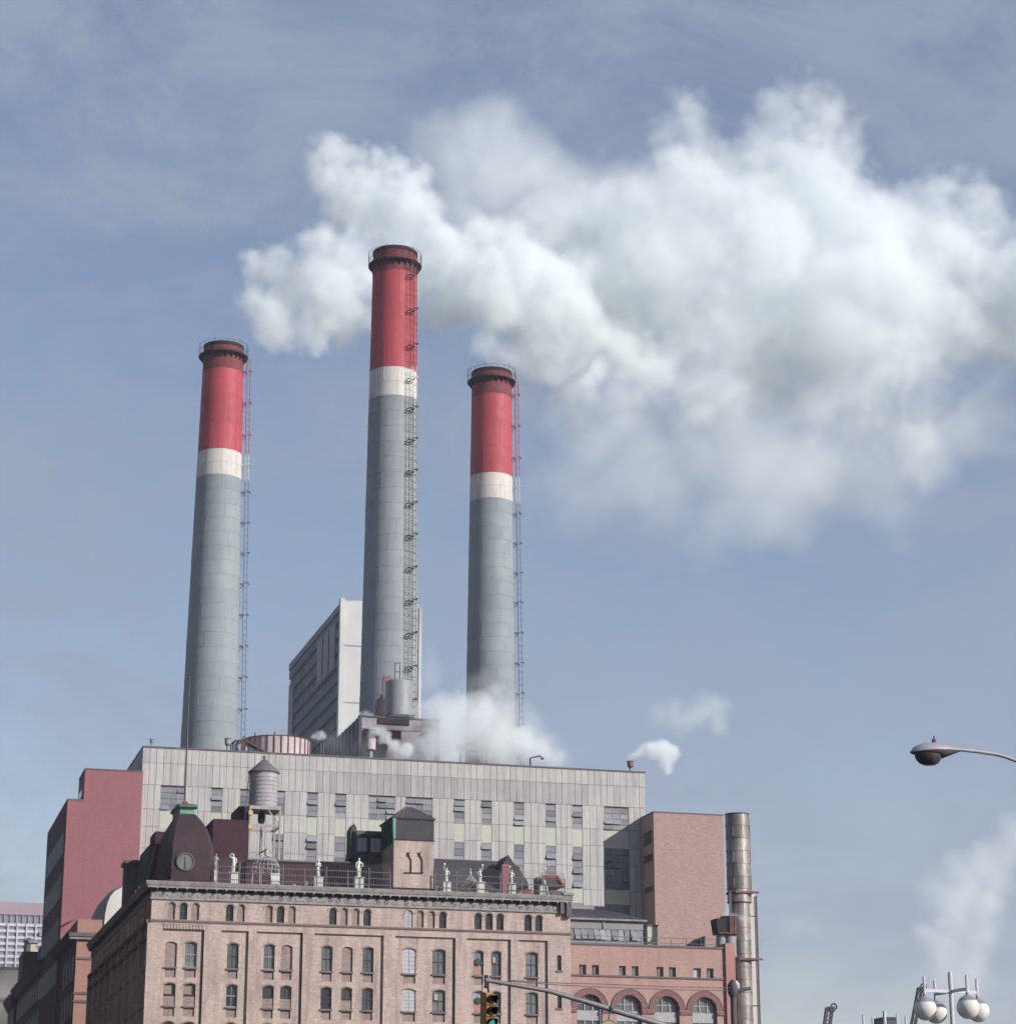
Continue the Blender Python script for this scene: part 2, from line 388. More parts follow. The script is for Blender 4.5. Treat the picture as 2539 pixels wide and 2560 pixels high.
# cornice: corona on a deep soffit, mitred round the corner
def cornice(prof, name, mat, yend):
    mb = MB()
    lo = [[(CX1 + .05, CY - d, z) for d, z in prof], [(CX0 - d, CY - d, z) for d, z in prof], [(CX0 - d, yend, z) for d, z in prof]]
    mb.loft(lo); return mb.build(name, mat, brew)
cornice([(-.3,31.30),(.10,31.30),(.10,31.62),(-.3,31.62)], 'bed_mould', M['black'], CYE)  # near-black: the deep shadow under the cornice is put into the colour
cornice([(-.3,31.62),(.50,31.62),(.50,31.78),(.56,31.84),(.66,32.14),(.66,32.22),(-.3,32.30)], 'corona', M['stone_grey'], CYE)
mod = MB().box(-.09, .09, -.42, -.10, 0, .25).mesh('modillion', M['black'])  # near-black as well, cornice shadow put into the colour
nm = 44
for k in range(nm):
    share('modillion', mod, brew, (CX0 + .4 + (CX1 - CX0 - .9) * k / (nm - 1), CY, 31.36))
md_ = MB().box(-.07, .07, -.47, -.43, 0, .07).mesh('modillion_tip', M['wire_white'])  # pale tips: sunlight on the modillion ends put into the colour
for k in range(nm): share('modillion_tip', md_, brew, (CX0 + .4 + (CX1 - CX0 - .9) * k / (nm - 1), CY - .02, 31.545))
# medallions and panels of the frieze
me_r = MB(); me_r.ring((0,-.02,0), .17, .035, 16, 'y'); me_r.sphere((0,0,0), .07, 8, 5); me_r = me_r.mesh('medallion', M['stone_grey'])
me_p = MB().box(-.42, .42, -.045, .02, -.15, .15).mesh('frieze_panel', M['stone_grey'])
x = CX0 + .9; k = 0
while x < CX1 - .6:
    if k % 5 in (0, 2, 3): share('medallion', me_r, brew, (x, CY - .06, 31.0)); x += .78
    else: share('frieze_panel', me_p, brew, (x + .2, CY - .06, 31.0)); x += 1.15
    k += 1
# scrolled end console at the right end of the cornice
g = MB(); g.box(CX1 - .5, CX1 + .0, CY - .48, CY - .12, 30.2, 31.6); g.box(CX1 - 1.1, CX1 - .75, CY - .44, CY - .12, 30.5, 31.6)
g.build('end_console', M['stone_dark'], brew)
MB().box(CX1 - .9, CX1 + .16, CY - .76, CY + .2, 32.24, 32.5).build('end_block', M['stone_grey'], brew)

def window(c, hw, z0, z1, rise, y, parent, kind='g', muntin=True):
    out = arc_open(c - hw, c + hw, z0, z1, rise, 6)
    if kind == 'b':
        w = MB().poly(out, [], at=y + .17).build('blind_window', M['cream_brick_infill'], parent); return w
    if kind == 'w':
        w = MB().poly(out, [], at=y + .10).build('boarded_window', M['board'], parent)
        g = MB()
        for k in range(1, 6): g.box(c - hw, c + hw, y + .075, y + .098, z0 + (z1 - z0) * k / 6 - .012, z0 + (z1 - z0) * k / 6 + .012)
        g.box(c - .02, c + .02, y + .075, y + .099, z0, z1 - .02)
        g.build('batten', M['stone_grey'], w); return w
    gm = {'g': 'glass', 'd': 'glass_dark', 'h': 'glass_dark', 'p': 'glass', 's': 'glass_pale', 'k': 'glass_dark'}[kind]
    w = MB().poly(out, [], at=y + .25).build('window', M[gm], parent)
    f = MB(); t = .06; zm = (z0 + z1) / 2
    f.box(c - hw, c - hw + t, y + .17, y + .24, z0, z1 - rise); f.box(c + hw - t, c + hw, y + .17, y + .24, z0, z1 - rise)
    f.box(c - hw + t, c + hw - t, y + .17, y + .24, z0, z0 + .07)
    f.box(c - hw + t, c + hw - t, y + .16, y + .235, zm - .035, zm + .035)
    if muntin:
        f.box(c - .018, c + .018, y + .20, y + .242, z0 + .07, zm - .035); f.box(c - .018, c + .018, y + .20, y + .242, zm + .035, z1 - .03)
    f.build('frame', M['sash_dark' if rs_w.random() < .82 else 'sash_white'], w)
    if kind == 'h':
        MB().box(c - hw + .02, c + hw - .02, y + .10, y + .16, z0, z0 + (z1 - z0) * .42).build('brick_infill', M['cream_brick_infill'], w)
        if rs_w.random() < .6:
            s = 1 if rs_w.random() < .3 else -1
            MB().box(c - hw + .02, c + (hw * .35), y + .11, y + .155, z0 + (z1 - z0) * .52, z1 - rise - .02).build('brick_patch', M['cream_brick_infill'], w)
    if kind == 'p':
        MB().box(c - hw * .6, c - .05, y + .14, y + .16, zm + .1, zm + .62).build('roller_blind', M['blind'], w)
    if kind == 's':
        MB().box(c - hw + .06, c + hw * .55, y + .14, y + .165, z0 + .05, z0 + .85).build('salmon_panel', M['blind_salmon'], w)
        g = MB(); g.lathe([(.02,-.14),(.30,-.12),(.34,0),(.30,.1),(.02,.12)], (0,0,0), 12)
        g.v = [(c - .05 + x_, y + .10 + z_ * .5, zm + .1 + y_) for x_, y_, z_ in g.v]
        g.build('exhaust_fan', M['copper_dark'], w)
    return w
rs_w = random.Random(21)
for c, k in small: window(c, SW, 28.78, 30.36, SW, CY, brew, {0: 'b', 1: 'k', 2: 'w'}[k])
for c, k in small:      # raised brick hood round each little arch
    h = MB(); h.ring((c, CY - .02, 30.0), SW + .10, .045, 10, 'y', 5, 0, math.pi); h.build('hood_mould', M['cream_brick'], brew)
for bay, c, hw, k1, k2 in wins:
    for r, (s0, t0, ap) in enumerate(ROWS):
        kind = (k1, k2)[r] if r < 2 else ('g', 'h', 'd', 'g')[(r + int(c * 3)) % 4]
        w = window(c, hw, s0, t0, .20, CY + .24, brew, kind)
        MB().box(c - hw - .08, c + hw + .08, CY + .10, CY + .34, s0 - .15, s0 - .01).build('sill', M['sill_stone'], brew)
        MB().box(c - hw + .04, c + hw - .04, CY + .38, CY + .5, ap, s0 - .16).build('apron', M['cream_brick_infill'], brew)
        if kind != 'b':
            h = MB(); pts = arc_open(c - hw - .07, c + hw + .07, s0, t0 + .08, .22, 8)[2:]
            h.tube([(p[0], CY + .235, p[1]) for p in pts], .055, 5); h.build('arch_hood', M['cream_brick_infill'], brew)
for (a, b, z0, z1) in NARROW:
    window((a + b) / 2, (b - a) / 2, z0, z1, .06, CY, brew, 'd')
    MB().box(a - .12, b + .12, CY - .10, CY + .1, z0 - .16, z0 - .01).build('sill', M['sill_stone'], brew)
# dark pipes added along bay edges to draw the recess shadow lines
for i in (0, 2, 4):
    x = BAYS[i][1] - .05
    MB().tube([(x, CY + .14, 27.8), (x, CY + .14, .2)], .06, 6).build('thin_upright', M['sash_dark'], brew)

# ---- side wall along the avenue (in shade)
M['cream_brick_side'] = M['cream_brick']
nb = 9; bl = (CYE - CY) / nb
side_holes = []; side_w = []
for i in range(nb):
    y0 = CY + i * bl
    for j in range(3):
        c = y0 + bl * (j + .95) / 3.9 + .35
        side_holes.append(arc_open(c - .36, c + .36, 28.78, 30.36, .36, 6)); side_w.append((c, .36, 28.78, 30.36))
    for (s0, t0, ap) in ROWS[:5]:
        for j in range(3):
            c = y0 + bl * (j + .95) / 3.9 + .35
            side_holes.append(arc_open(c - .5, c + .5, s0, t0 + .3, .2, 4)); side_w.append((c, .5, s0, t0 + .3))
MB().poly([(CY, 0), (CYE, 0), (CYE, Z_FR1), (CY, Z_FR1)], side_holes, depth=.35, plane='yz', at=CX0).build('side_wall', M['cream_brick'], brew)
wm1 = MB(); wm1.add([(0,-.36,0),(0,.36,0),(0,.36,1.58),(0,-.36,1.58)], [(0,1,2,3)]); wm1 = wm1.mesh('window', M['dim_pane'])
wm2 = MB(); wm2.add([(0,-.5,0),(0,.5,0),(0,.5,2.35),(0,-.5,2.35)], [(0,1,2,3)]); wm2 = wm2.mesh('window', M['dim_pane'])
fm2 = MB(); fm2.box(-.06,-.005,-.5,-.44,0,2.35).box(-.06,-.005,.44,.5,0,2.35).box(-.06,-.005,-.44,.44,1.1,1.17).box(-.05,-.005,-.02,.02,1.17,2.3); fm2 = fm2.mesh('frame', M['sash_dark'])
slm = MB().box(-.14,.05,-.6,.6,-.15,-.01).mesh('sill', M['sill_stone'])
for c, hw, z0, z1 in side_w:
    w = share('window', wm1 if hw < .4 else wm2, brew, (CX0 + .26, c, z0))
    if hw > .4:
        share('frame', fm2, w, (CX0 + .26, c, z0)); share('sill', slm, brew, (CX0, c, z0))
for i in range(nb + 1):
    y = min(CY + i * bl, CYE - .5)
    MB().box(CX0 - .28, CX0 + .02, y, y + .95, 0, 28.4).build('pilaster', M['cream_brick'], brew)
MB().box(CX0 - .40, CX0 + .02, CY + .02, CYE, 28.40, 28.72).build('side_string_course', M['string_brick'], brew)
MB().box(CX0 - .34, CX0 + .02, CY + .02, CYE, 26.98 + .1, 27.25 + .1).build('side_lintel_band', M['string_brick'], brew)
MB().box(CX0 - .10, CX0 + .02, CY + .05, CYE, Z_FR0, Z_FR1).build('side_frieze', M['stone_grey'], brew)
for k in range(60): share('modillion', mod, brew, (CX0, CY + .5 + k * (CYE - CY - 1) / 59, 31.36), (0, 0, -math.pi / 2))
MB().poly([(CX0, 0), (CX1, 0), (CX1, 32), (CX0, 32)], [], at=CYE).build('rear_wall', M['cream_brick'], brew)
MB().poly([(CY, 0), (CYE, 0), (CYE, 31.9), (CY, 31.9)], [], plane='yz', at=CX1).build('party_wall', M['cream_brick'], brew)
MB().add([(CX0,CY,32.0),(CX1,CY,32.0),(CX1,CYE,32.0),(CX0,CYE,32.0)], [(0,1,2,3)]).build('roof_deck', M['slate'], brew)

# ---- corner turret: steep convex roof on a square plan with clipped corners, round window, copper cap, flagpole
tur = MB()
TX0, TX1, TY0, TY1 = at(300,292,1005,220.9).x, at(300,603,1010,220.9).x, 220.9, 232.3
zt0, zt1 = 32.2, at(300,415,600,224.8).z
def tl(s, z, clip=.10):
    cxm = (TX0 + TX1) / 2 - .12 * (1 - s); cym = (TY0 + TY1) / 2; hx = (TX1 - TX0) / 2 * s; hy = (TY1 - TY0) / 2 * s; c = clip * hx * 2
    return [(cxm-hx+c, cym-hy, z), (cxm+hx-c, cym-hy, z), (cxm+hx, cym-hy+c, z), (cxm+hx, cym+hy-c, z), (cxm+hx-c, cym+hy, z), (cxm-hx+c, cym+hy, z), (cxm-hx, cym+hy-c, z), (cxm-hx, cym-hy+c, z)]
prof = [(1.0,0),(1.0,.12),(.99,.26),(.955,.42),(.91,.55),(.83,.67),(.71,.79),(.55,.90),(.37,1.0)]
tur.loft([tl(s, zt0 + (zt1 - zt0) * t) for s, t in prof])
turret = tur.build('turret_roof', M['maroon_slate'], brew)
cxt = (TX0 + TX1) / 2; 
MB().loft([tl(1.08, 32.0), tl(1.08, 32.45), tl(1.0, 32.6)]).build('turret_base', M['maroon'], brew)
capz = zt1
MB().loft([tl(.37, capz), tl(.37, capz + .55), tl(.44, capz + .62), tl(.46, capz + .82), tl(.40, capz + .88)]).build('copper_cap', M['copper'], turret)
MB().loft([tl(.43, capz + .88), tl(.18, capz + 1.15), tl(.06, capz + 1.55)]).build('cap_roof', M['red_roof'], turret)
ft = P(478.5, 1697, 226.6)
MB().tube([(cxt - .06, 226.6, capz + 1.2), (cxt - .06, 226.6, ft.z)], [.10, .045], 8).build('flagpole', M['pole'], turret)
MB().sphere((cxt - .06, 226.6, ft.z + .05), .12, 8, 6).build('flagpole_finial', M['pole'], turret)
oc = at(300, 415, 902, 220.75); orr = .78
g = MB(); g.ring((oc.x, 220.86, oc.z), orr, .10, 28, 'y', 8); g.build('round_window_frame', M['stone_dark'], turret)
g = MB(); g.add([(oc.x + orr * math.cos(2*math.pi*i/24), 220.84, oc.z + orr * math.sin(2*math.pi*i/24)) for i in range(24)], [tuple(range(24))])
g.build('round_pane', M['glass'], turret)
MB().box(oc.x - .03, oc.x + .03, 220.78, 220.83, oc.z - orr, oc.z + orr * .6).build('glazing_bar', M['sash_dark'], turret)

# ---- dark penthouses and roofs behind the parapet
def block(name, ox, x0, x1, ytop, Y, depth, mat, zb=32.0, ym=None):
    a = at(ox, x0, ytop, Y); b = at(ox, x1, ytop, Y)
    z = a.z if ym is None else at(ox, x0, ym, Y).z
    return MB().box(a.x, b.x, Y, Y + depth, zb, z).build(name, mat, brew)
block('penthouse', 300, 592, 818, 628, 228, 7, M['maroon'])
block('bulkhead', 300, 755, 822, 548, 236, 5, M['maroon'])
block('rear_turret', 300, 225, 300, 708, 233, 4, M['maroon'])
wl_ = block('mansard_wall', 300, 805, 1532, 888, 227, 8, M['maroon'])
p0 = at(300, 808, 885, 226.9); p1 = at(300, 1532, 893, 226.9)
MB().box(p0.x, p1.x, 226.75, 227, p0.z - .1, p0.z + .06).build('mansard_ridge', M['sill_stone'], brew)
# attic along the avenue: maroon end, grey mansard with dormers, dark chimney
zg_ = PX(*S(0, 885, 872), 28.4).z; zm2 = PX(*S(0, 930, 862), 28.4).z; zk_ = PX(*S(0, 760, 992), 27.4).z
def mans(ya, yb, zz, mt):
    MB().hexa([(CX0+.5,ya,32),(CX0+9,ya,32),(CX0+9,yb,32),(CX0+.5,yb,32)], [(CX0+1.4,ya,zz),(CX0+9,ya,zz),(CX0+9,yb,zz),(CX0+1.4,yb,zz)]).build('attic_mansard', M[mt], brew)
mans(229.6, 233.5, zm2, 'maroon'); mans(233.6, 242.6, zg_, 'slate')
for k in range(3):
    y = 234.4 + k * 2.7
    d_ = MB().box(CX0 + .55, CX0 + 1.7, y, y + 1.2, 32.4, 33.9).build('attic_dormer', M['slate'], brew)
    MB().box(CX0 + .50, CX0 + .545, y + .2, y + 1.0, 32.6, 33.7).build('pane', M['glass_dark'], d_)
c_ = MB().box(CX0 + .1, CX0 + 2.0, 242.9, 246.0, 32, zk_).build('attic_chimney', M['stone_dark'], brew)
MB().box(CX0 - .1, CX0 + 2.2, 242.7, 246.2, zk_, zk_ + .35).build('chimney_cap', M['stone_dark'], c_)

# ---- dormer with pale panes and flared copper side, mid roof
a = at(300, 1500, 702, 226.2); b = at(300, 1664, 702, 226.2); zb_ = at(300, 1500, 845, 226.2).z
dorm = MB().box(a.x, b.x + .6, 226.2, 229, zb_ - .05, a.z).build('dormer', M['stone_dark'], brew)
z0 = at(300, 1580, 838, 226.1).z; z1 = at(300, 1580, 752, 226.1).z
for i, (u0, u1) in enumerate(((1508,1535),(1538,1568),(1592,1620),(1624,1654))):
    MB().box(at(300,u0,800,226.1).x, at(300,u1,800,226.1).x, 226.12, 226.18, z0, z1).build('pane', M['glass_pale'], dorm)
MB().box(a.x + .05, b.x, 226.10, 226.19, z1 + .02, z1 + .35).build('dormer_lintel', M['black'], dorm)
MB().box(at(300,1570,800,226.1).x, at(300,1590,800,226.1).x, 226.02, 226.19, z0 - .1, z1).build('dormer_post', M['black'], dorm)
MB().hexa([(a.x-.3,224.6,32),(b.x+.6,224.6,32),(b.x+.6,229,32),(a.x-.3,229,32)], [(a.x,226.1,zb_-.1),(b.x+.6,226.1,zb_-.1),(b.x+.6,229,zb_-.1),(a.x,229,zb_-.1)]).build('dormer_skirt', M['slate'], brew)
# flared stack beside it
q = [at(300, x, y, 227.4) for x, y in ((1442,892),(1452,840),(1456,700),(1475,668),(1492,690),(1490,840),(1510,892))]
MB().hexa([(p.x, 226.6, p.z) for p in q], [(p.x, 228.6, p.z) for p in q]).build('flared_gable', M['copper_dark'], brew)
q2 = [at(300, x, y, 226.5) for x, y in ((1484,700),(1496,700),(1500,850),(1516,892),(1500,892),(1488,850))]
MB().hexa([(p.x, 226.45, p.z) for p in q2], [(p.x, 226.62, p.z) for p in q2]).build('gable_coping', M['string_brick'], brew)

# ---- square chimney tower with slate-hung head, copper eaves and iron wall anchors
ty = 220.75
x0 = at(900, 212, 900, ty).x; x1 = at(900, 468, 900, ty).x; zs = at(900, 340, 763, ty).z; ztp = at(900, 340, 632, ty).z
tow = MB().box(x0, x1, ty, ty + 5.2, 32.55, zs).build('chimney_tower', M['cream_brick'], brew)
MB().box(x0 - .04, x1 + .04, ty - .05, ty + 5.2, 32.25, 32.6).build('tower_plinth', M['maroon'], tow)
MB().box(x0 + .12, x1, ty + .03, ty + 5.2, zs, ztp).build('tower_head', M['slate'], tow)
MB().box(x0 + .05, x1 + .06, ty - .06, ty + .02, zs - .08, zs + .02).build('tower_band', M['maroon'], tow)
MB().loft([[(x0 - .25, ty - .1, ztp), (x1 + .1, ty - .1, ztp), (x1 + .1, ty + 5.3, ztp), (x0 - .25, ty + 5.3, ztp)],
           [(x0 - .3, ty - .12, ztp + .12), (x1 + .12, ty - .12, ztp + .12), (x1 + .12, ty + 5.4, ztp + .12), (x0 - .3, ty + 5.4, ztp + .12)],
           [((x0+x1)/2 - .5, ty + 2.0, ztp + 1.5), ((x0+x1)/2 + .3, ty + 2.0, ztp + 1.5), ((x0+x1)/2 + .3, ty + 3.2, ztp + 1.5), ((x0+x1)/2 - .5, ty + 3.2, ztp + 1.5)]]).build('tower_roof', M['slate'], tow)
for k in range(7):
    u = x0 + (x1 - x0) * (k + .3) / 7
    MB().bar((u, ty - .08, ztp + .14), ((x0+x1)/2 - .5 + .8 * (k + .3) / 7, ty + 2.0, ztp + 1.53), .06).build('roof_seam', M['sill_stone'], tow)
MB().hexa([(x0 - .02, ty - .02, zs - .1), (x0 + .16, ty - .02, zs + .0), (x0 + .16, ty + .3, zs), (x0 - .02, ty + .3, zs - .1)],
          [(x0 - .14, ty - .1, ztp), (x0 + .16, ty - .1, ztp), (x0 + .16, ty + .3, ztp), (x0 - .14, ty + .3, ztp)]).build('copper_corner', M['copper'], tow)
MB().hexa([(x0 - .03, ty + .3, zs - .2), (x0 + .12, ty + .3, zs - .2), (x0 + .12, ty + 5.1, zs - .2), (x0 - .03, ty + 5.1, zs - .2)],
          [(x0 - .14, ty + .3, ztp), (x0 + .12, ty + .3, ztp), (x0 + .12, ty + 5.1, ztp), (x0 - .14, ty + 5.1, ztp)]).build('copper_eaves', M['copper'], tow)
for k in range(6): MB().box(x0 - .22, x0 - .02, ty + .6 + k * .75, ty + .9 + k * .75, zs - .3, ztp - .05).build('eaves_bracket', M['copper_dark'], tow)
an = lambda x, y: Vector((at(900, x, y, ty).x, ty - .07, at(900, x, y, ty).z))
for pts in ([(322,970),(322,890),(312,872),(298,862)], [(393,972),(393,892),(384,872),(372,862)], [(278,972),(400,975)], [(296,845),(312,866)], [(312,842),(304,866)], [(366,845),(380,866)], [(384,842),(374,866)]):
    MB().tube([an(*p) for p in pts], .05, 6).build('wall_anchor', M['black'], tow)

# ---- slate roof right of the tower, with gablet, pink chimney, red skylight
ra, rb = at(900, 472, 882, 232), at(900, 925, 888, 232)
MB().hexa([(ra.x - 2, 226, 32), (rb.x + 1.2, 226, 32), (rb.x + 1.2, 240, 32), (ra.x - 2, 240, 32)],
          [(ra.x - 2, 232, ra.z), (rb.x, 232, ra.z), (rb.x, 236, ra.z), (ra.x - 2, 236, ra.z)]).build('slate_roof', M['slate'], brew)
gq = [at(900, x, y, 227.5) for x, y in ((912,905),(942,858),(986,925),(1012,935),(1012,952),(1065,1030),(1070,1075),(912,1075))]
MB().hexa([(p.x, 227.5, p.z) for p in gq], [(p.x, 231, p.z) for p in gq]).build('gablet', M['slate'], brew)
pc = at(900, 902, 925, 225.4); pd = at(900, 945, 925, 225.4)
ch = MB().box(pc.x, pd.x, 225.4, 226.3, 32, pc.z).build('pink_chimney', M['pink_paint'], brew)
MB().loft([[(pc.x-.05,225.35,pc.z-.15),(pd.x+.05,225.35,pc.z-.15),(pd.x+.05,226.35,pc.z-.15),(pc.x-.05,226.35,pc.z-.15)],[(pc.x+.1,225.45,pc.z+.15),(pd.x-.1,225.45,pc.z+.15),(pd.x-.1,226.25,pc.z+.15),(pc.x+.1,226.25,pc.z+.15)]]).build('chimney_cap', M['pink_paint'], ch)
sa, sb, sc_, sd = (at(900, x, y, 224.5) for x, y in ((1172,1000),(1250,1000),(1272,1070),(1186,1070)))
sk = MB().hexa([(sd.x, 223.6, sd.z), (sc_.x, 223.6, sc_.z), (sc_.x, 226.5, sd.z), (sd.x, 226.5, sd.z)], [(sa.x, 224.6, sa.z), (sb.x, 224.6, sa.z), (sb.x, 226.5, sa.z), (sa.x, 226.5, sa.z)]).build('roof_hatch', M['slate'], brew)
MB().bar((sa.x - .05, 224.5, sa.z + .06), (sb.x + .1, 224.5, sa.z + .06), .28).build('hatch_frame', M['red_roof'], sk)
MB().bar((sb.x + .05, 224.5, sa.z + .06), (sc_.x + .05, 223.5, sc_.z), .28).build('hatch_frame', M['red_roof'], sk)
MB().box(CX1 - 2.6, CX1 - .3, 221.6, 223.2, 32, 33.0).build('parapet_block', M['stone_dark'], brew)
MB().box(at(900,1120,1000,225.5).x, at(900,1170,1000,225.5).x, 225.5, 226.5, 32, at(900,1130,1000,225.5).z).build('vent_hood', M['slate'], brew)
# ------------------------------------------------------------------ things on the brewery roof
RZ = 32.0
def ell(c, rx, ry, rz_, n=10, tilt=0.0):
    return [(c[0] + rx * math.cos(2*math.pi*i/n), c[1] + ry * math.sin(2*math.pi*i/n), c[2] + tilt * rx * math.cos(2*math.pi*i/n)) for i in range(n)]
def statue(p, h, label, pose, ped, mat='statue', group='white statues along the roof edge', pw=.42):
    """draped standing figure of height h on a pedestal of height ped; pose: 'head' hand to head, 'fold' arms folded, 'globe_l'/'globe_r' globe held high"""
    t = thing('statue', p, label, 'statue', group)
    x, y, z = p; s = h / 1.75; zp = z + ped
    def pt(a, b, c): return (x + a * s, y + b * s, zp + c * s)
    b = MB()
    lo = []
    lean = .03 if pose in ('head', 'globe_r') else -.03
    for hz, rx, ry, ox in ((0,.20,.17,0),(.06,.21,.18,0),(.25,.17,.15,.01),(.5,.155,.14,.03),(.72,.165,.145,.05),(.92,.185,.15,.05),(1.02,.165,.13,.03),(1.12,.135,.11,.01),(1.25,.165,.12,-.01),(1.38,.19,.115,-.02),(1.44,.13,.09,-.02),(1.48,.062,.06,-.02),(1.53,.058,.06,-.02),(1.56,.085,.09,-.02),(1.63,.095,.105,-.02),(1.70,.085,.095,-.02),(1.75,.03,.035,-.02)):
        lo.append(ell(pt(ox * (1 if lean > 0 else -1), 0, hz), rx * s, ry * s, 0, 10))
    b.loft(lo)
    sh_l, sh_r = (-.19,0,1.38), (.17,0,1.38)
    def arm(pts, r=(.055,.05,.042,.045)): b.tube([pt(*q) for q in pts], [k * s for k in r[:len(pts)]], 7)
    if pose == 'head':
        arm([sh_l, (-.36,-.04,1.52), (-.28,-.05,1.72), (-.08,-.05,1.78)]); arm([sh_r, (.30,-.02,1.16), (.26,-.10,.95), (.16,-.14,.88)])
    elif pose == 'fold':
        arm([sh_l, (-.28,-.05,1.14), (-.10,-.17,1.10), (.04,-.18,1.16)]); arm([sh_r, (.30,-.04,1.12), (.12,-.17,1.04), (-.04,-.18,1.05)])
    elif pose == 'hip':
        arm([sh_l, (-.25,0,1.12), (-.24,-.06,.90), (-.22,-.08,.84)]); arm([sh_r, (.40,-.02,1.18), (.30,-.10,1.0), (.18,-.12,.98)])
    else:
        k = -1 if pose == 'globe_l' else 1
        a, c = (sh_l, sh_r) if k < 0 else (sh_r, sh_l)
        arm([a, (k*.30,-.03,1.62), (k*.26,-.04,1.86), (k*.28,-.04,2.04)]); arm([c, (-k*.40,-.03,1.18), (-k*.30,-.08,1.0), (-k*.18,-.10,1.0)])
    # folds of the drapery
    for f in range(6):
        aa = 2 * math.pi * f / 6 + .3
        b.tube([pt(.185*math.cos(aa),.16*math.sin(aa),.03), pt(.16*math.cos(aa+.1)+.02,.14*math.sin(aa+.1),.45), pt(.17*math.cos(aa+.3)+.03,.14*math.sin(aa+.3),.85)], [.03*s,.026*s,.02*s], 5)
    body = b.build('figure', M[mat], t, True)
    if pose.startswith('globe'):
        k = -1 if pose == 'globe_l' else 1
        MB().sphere(pt(k*.28,-.04,2.16), .15 * s, 12, 8).build('globe', M['statue'], t, True)
    g = MB(); g.box(x-pw, x+pw, y-pw, y+pw, z+.18, zp-.12); g.box(x-pw-.05, x+pw+.05, y-pw-.05, y+pw+.05, zp-.12, zp); g.box(x-pw-.06, x+pw+.06, y-pw-.06, y+pw+.06, z, z+.18)
    g.build('pedestal', M[mat if mat == 'statue' else 'statue'], t)
    return t
RY = 221.6
def roof_at(ox, x, y, Y=RY): p = at(ox, x, y, Y); return (p.x, Y, RZ)
def hs(ox, x, ya, yb, Y=RY): return abs(at(ox, x, ya, Y).z - at(ox, x, yb, Y).z)
def st(ox, x, ytop, yped, label, pose, **kw):
    zp = at(ox, x, yped, RY).z - RZ; h = hs(ox, x, ytop, yped)
    return statue(roof_at(ox, x, yped), h, label, pose, zp, **kw)
st(300, 718, 852, 970, 'white statue with one arm raised to its head, between turret and wire dome', 'head')
st(300, 606, 850, 960, 'grey narrow statue half hidden right against the maroon turret', 'fold', mat='statue_grey', pw=.2)
st(300, 1258, 888, 998, 'white statue of a standing draped figure, alone right of the wire dome', 'fold')
st(300, 1515, 878, 1002, 'tall white statue with elbow out, below the flared green gable', 'hip')
st(900, 548, 940, 1032, 'white globe bearer statue nearest the chimney tower', 'globe_l', pw=.36)
st(900, 762, 945, 1032, 'white globe bearer statue beside the wire tent', 'globe_r', pw=.36)
st(900, 962, 955, 1042, 'white globe bearer statue in front of the dark gablet, beside the pink chimney', 'globe_l', pw=.34)
st(900, 1160, 968, 1056, 'dark grey globe bearer statue nearest the right end of the roof', 'globe_r', mat='statue_grey', pw=.34)

# wire dome gazebo with an eagle on top
dc = at(300, 925, 960, 223.6); dr = 90 / 2.5414 * mpp(*S(300, 925, 960), 223.6); dz = dc.z; ztop = at(300, 930, 868, 223.6).z
t = thing('wire_gazebo', (dc.x, 223.6, RZ), 'white wire dome gazebo with an eagle on its crown', 'gazebo')
for k in range(20):
    a = 2 * math.pi * k / 20
    MB().tube([(dc.x + dr * math.cos(a) * math.cos(e), 223.6 + dr * math.sin(a) * math.cos(e), dz + (ztop - dz) * math.sin(e)) for e in [i * math.pi / 2 / 8 for i in range(9)]], .028, 5).build('dome_rib', M['wire_white'], t)
for e in (0, .35, .75):
    MB().ring((dc.x, 223.6, dz + (ztop - dz) * math.sin(e)), dr * math.cos(e), .03, 28).build('dome_ring', M['wire_white'], t)
for k in range(8):
    a = 2 * math.pi * k / 8 + .2
    MB().tube([(dc.x + dr * math.cos(a), 223.6 + dr * math.sin(a), RZ), (dc.x + dr * math.cos(a), 223.6 + dr * math.sin(a), dz)], .05, 6).build('post', M['wire_white'], t)
e = MB(); ec = Vector((dc.x, 223.6, ztop))
e.loft([ell(ec + Vector((.05,0,0)), .12,.12,0), ell(ec + Vector((.0,0,.2)), .17,.15,0), ell(ec + Vector((.02,0,.45)), .15,.13,0), ell(ec + Vector((.05,0,.6)), .09,.09,0), ell(ec + Vector((.1,0,.72)), .08,.08,0), ell(ec + Vector((.14,0,.78)), .02,.02,0)])
e.build('eagle', M['statue_grey'], t, True)
MB().hexa([ec+Vector((-.05,-.1,.55)), ec+Vector((-.05,.1,.55)), ec+Vector((-1.05,.1,-.02)), ec+Vector((-1.05,-.1,-.02))], [ec+Vector((.0,-.1,.75)), ec+Vector((.0,.1,.75)), ec+Vector((-.5,.1,.42)), ec+Vector((-.5,-.1,.42))]).build('eagle_wing', M['black'], t)

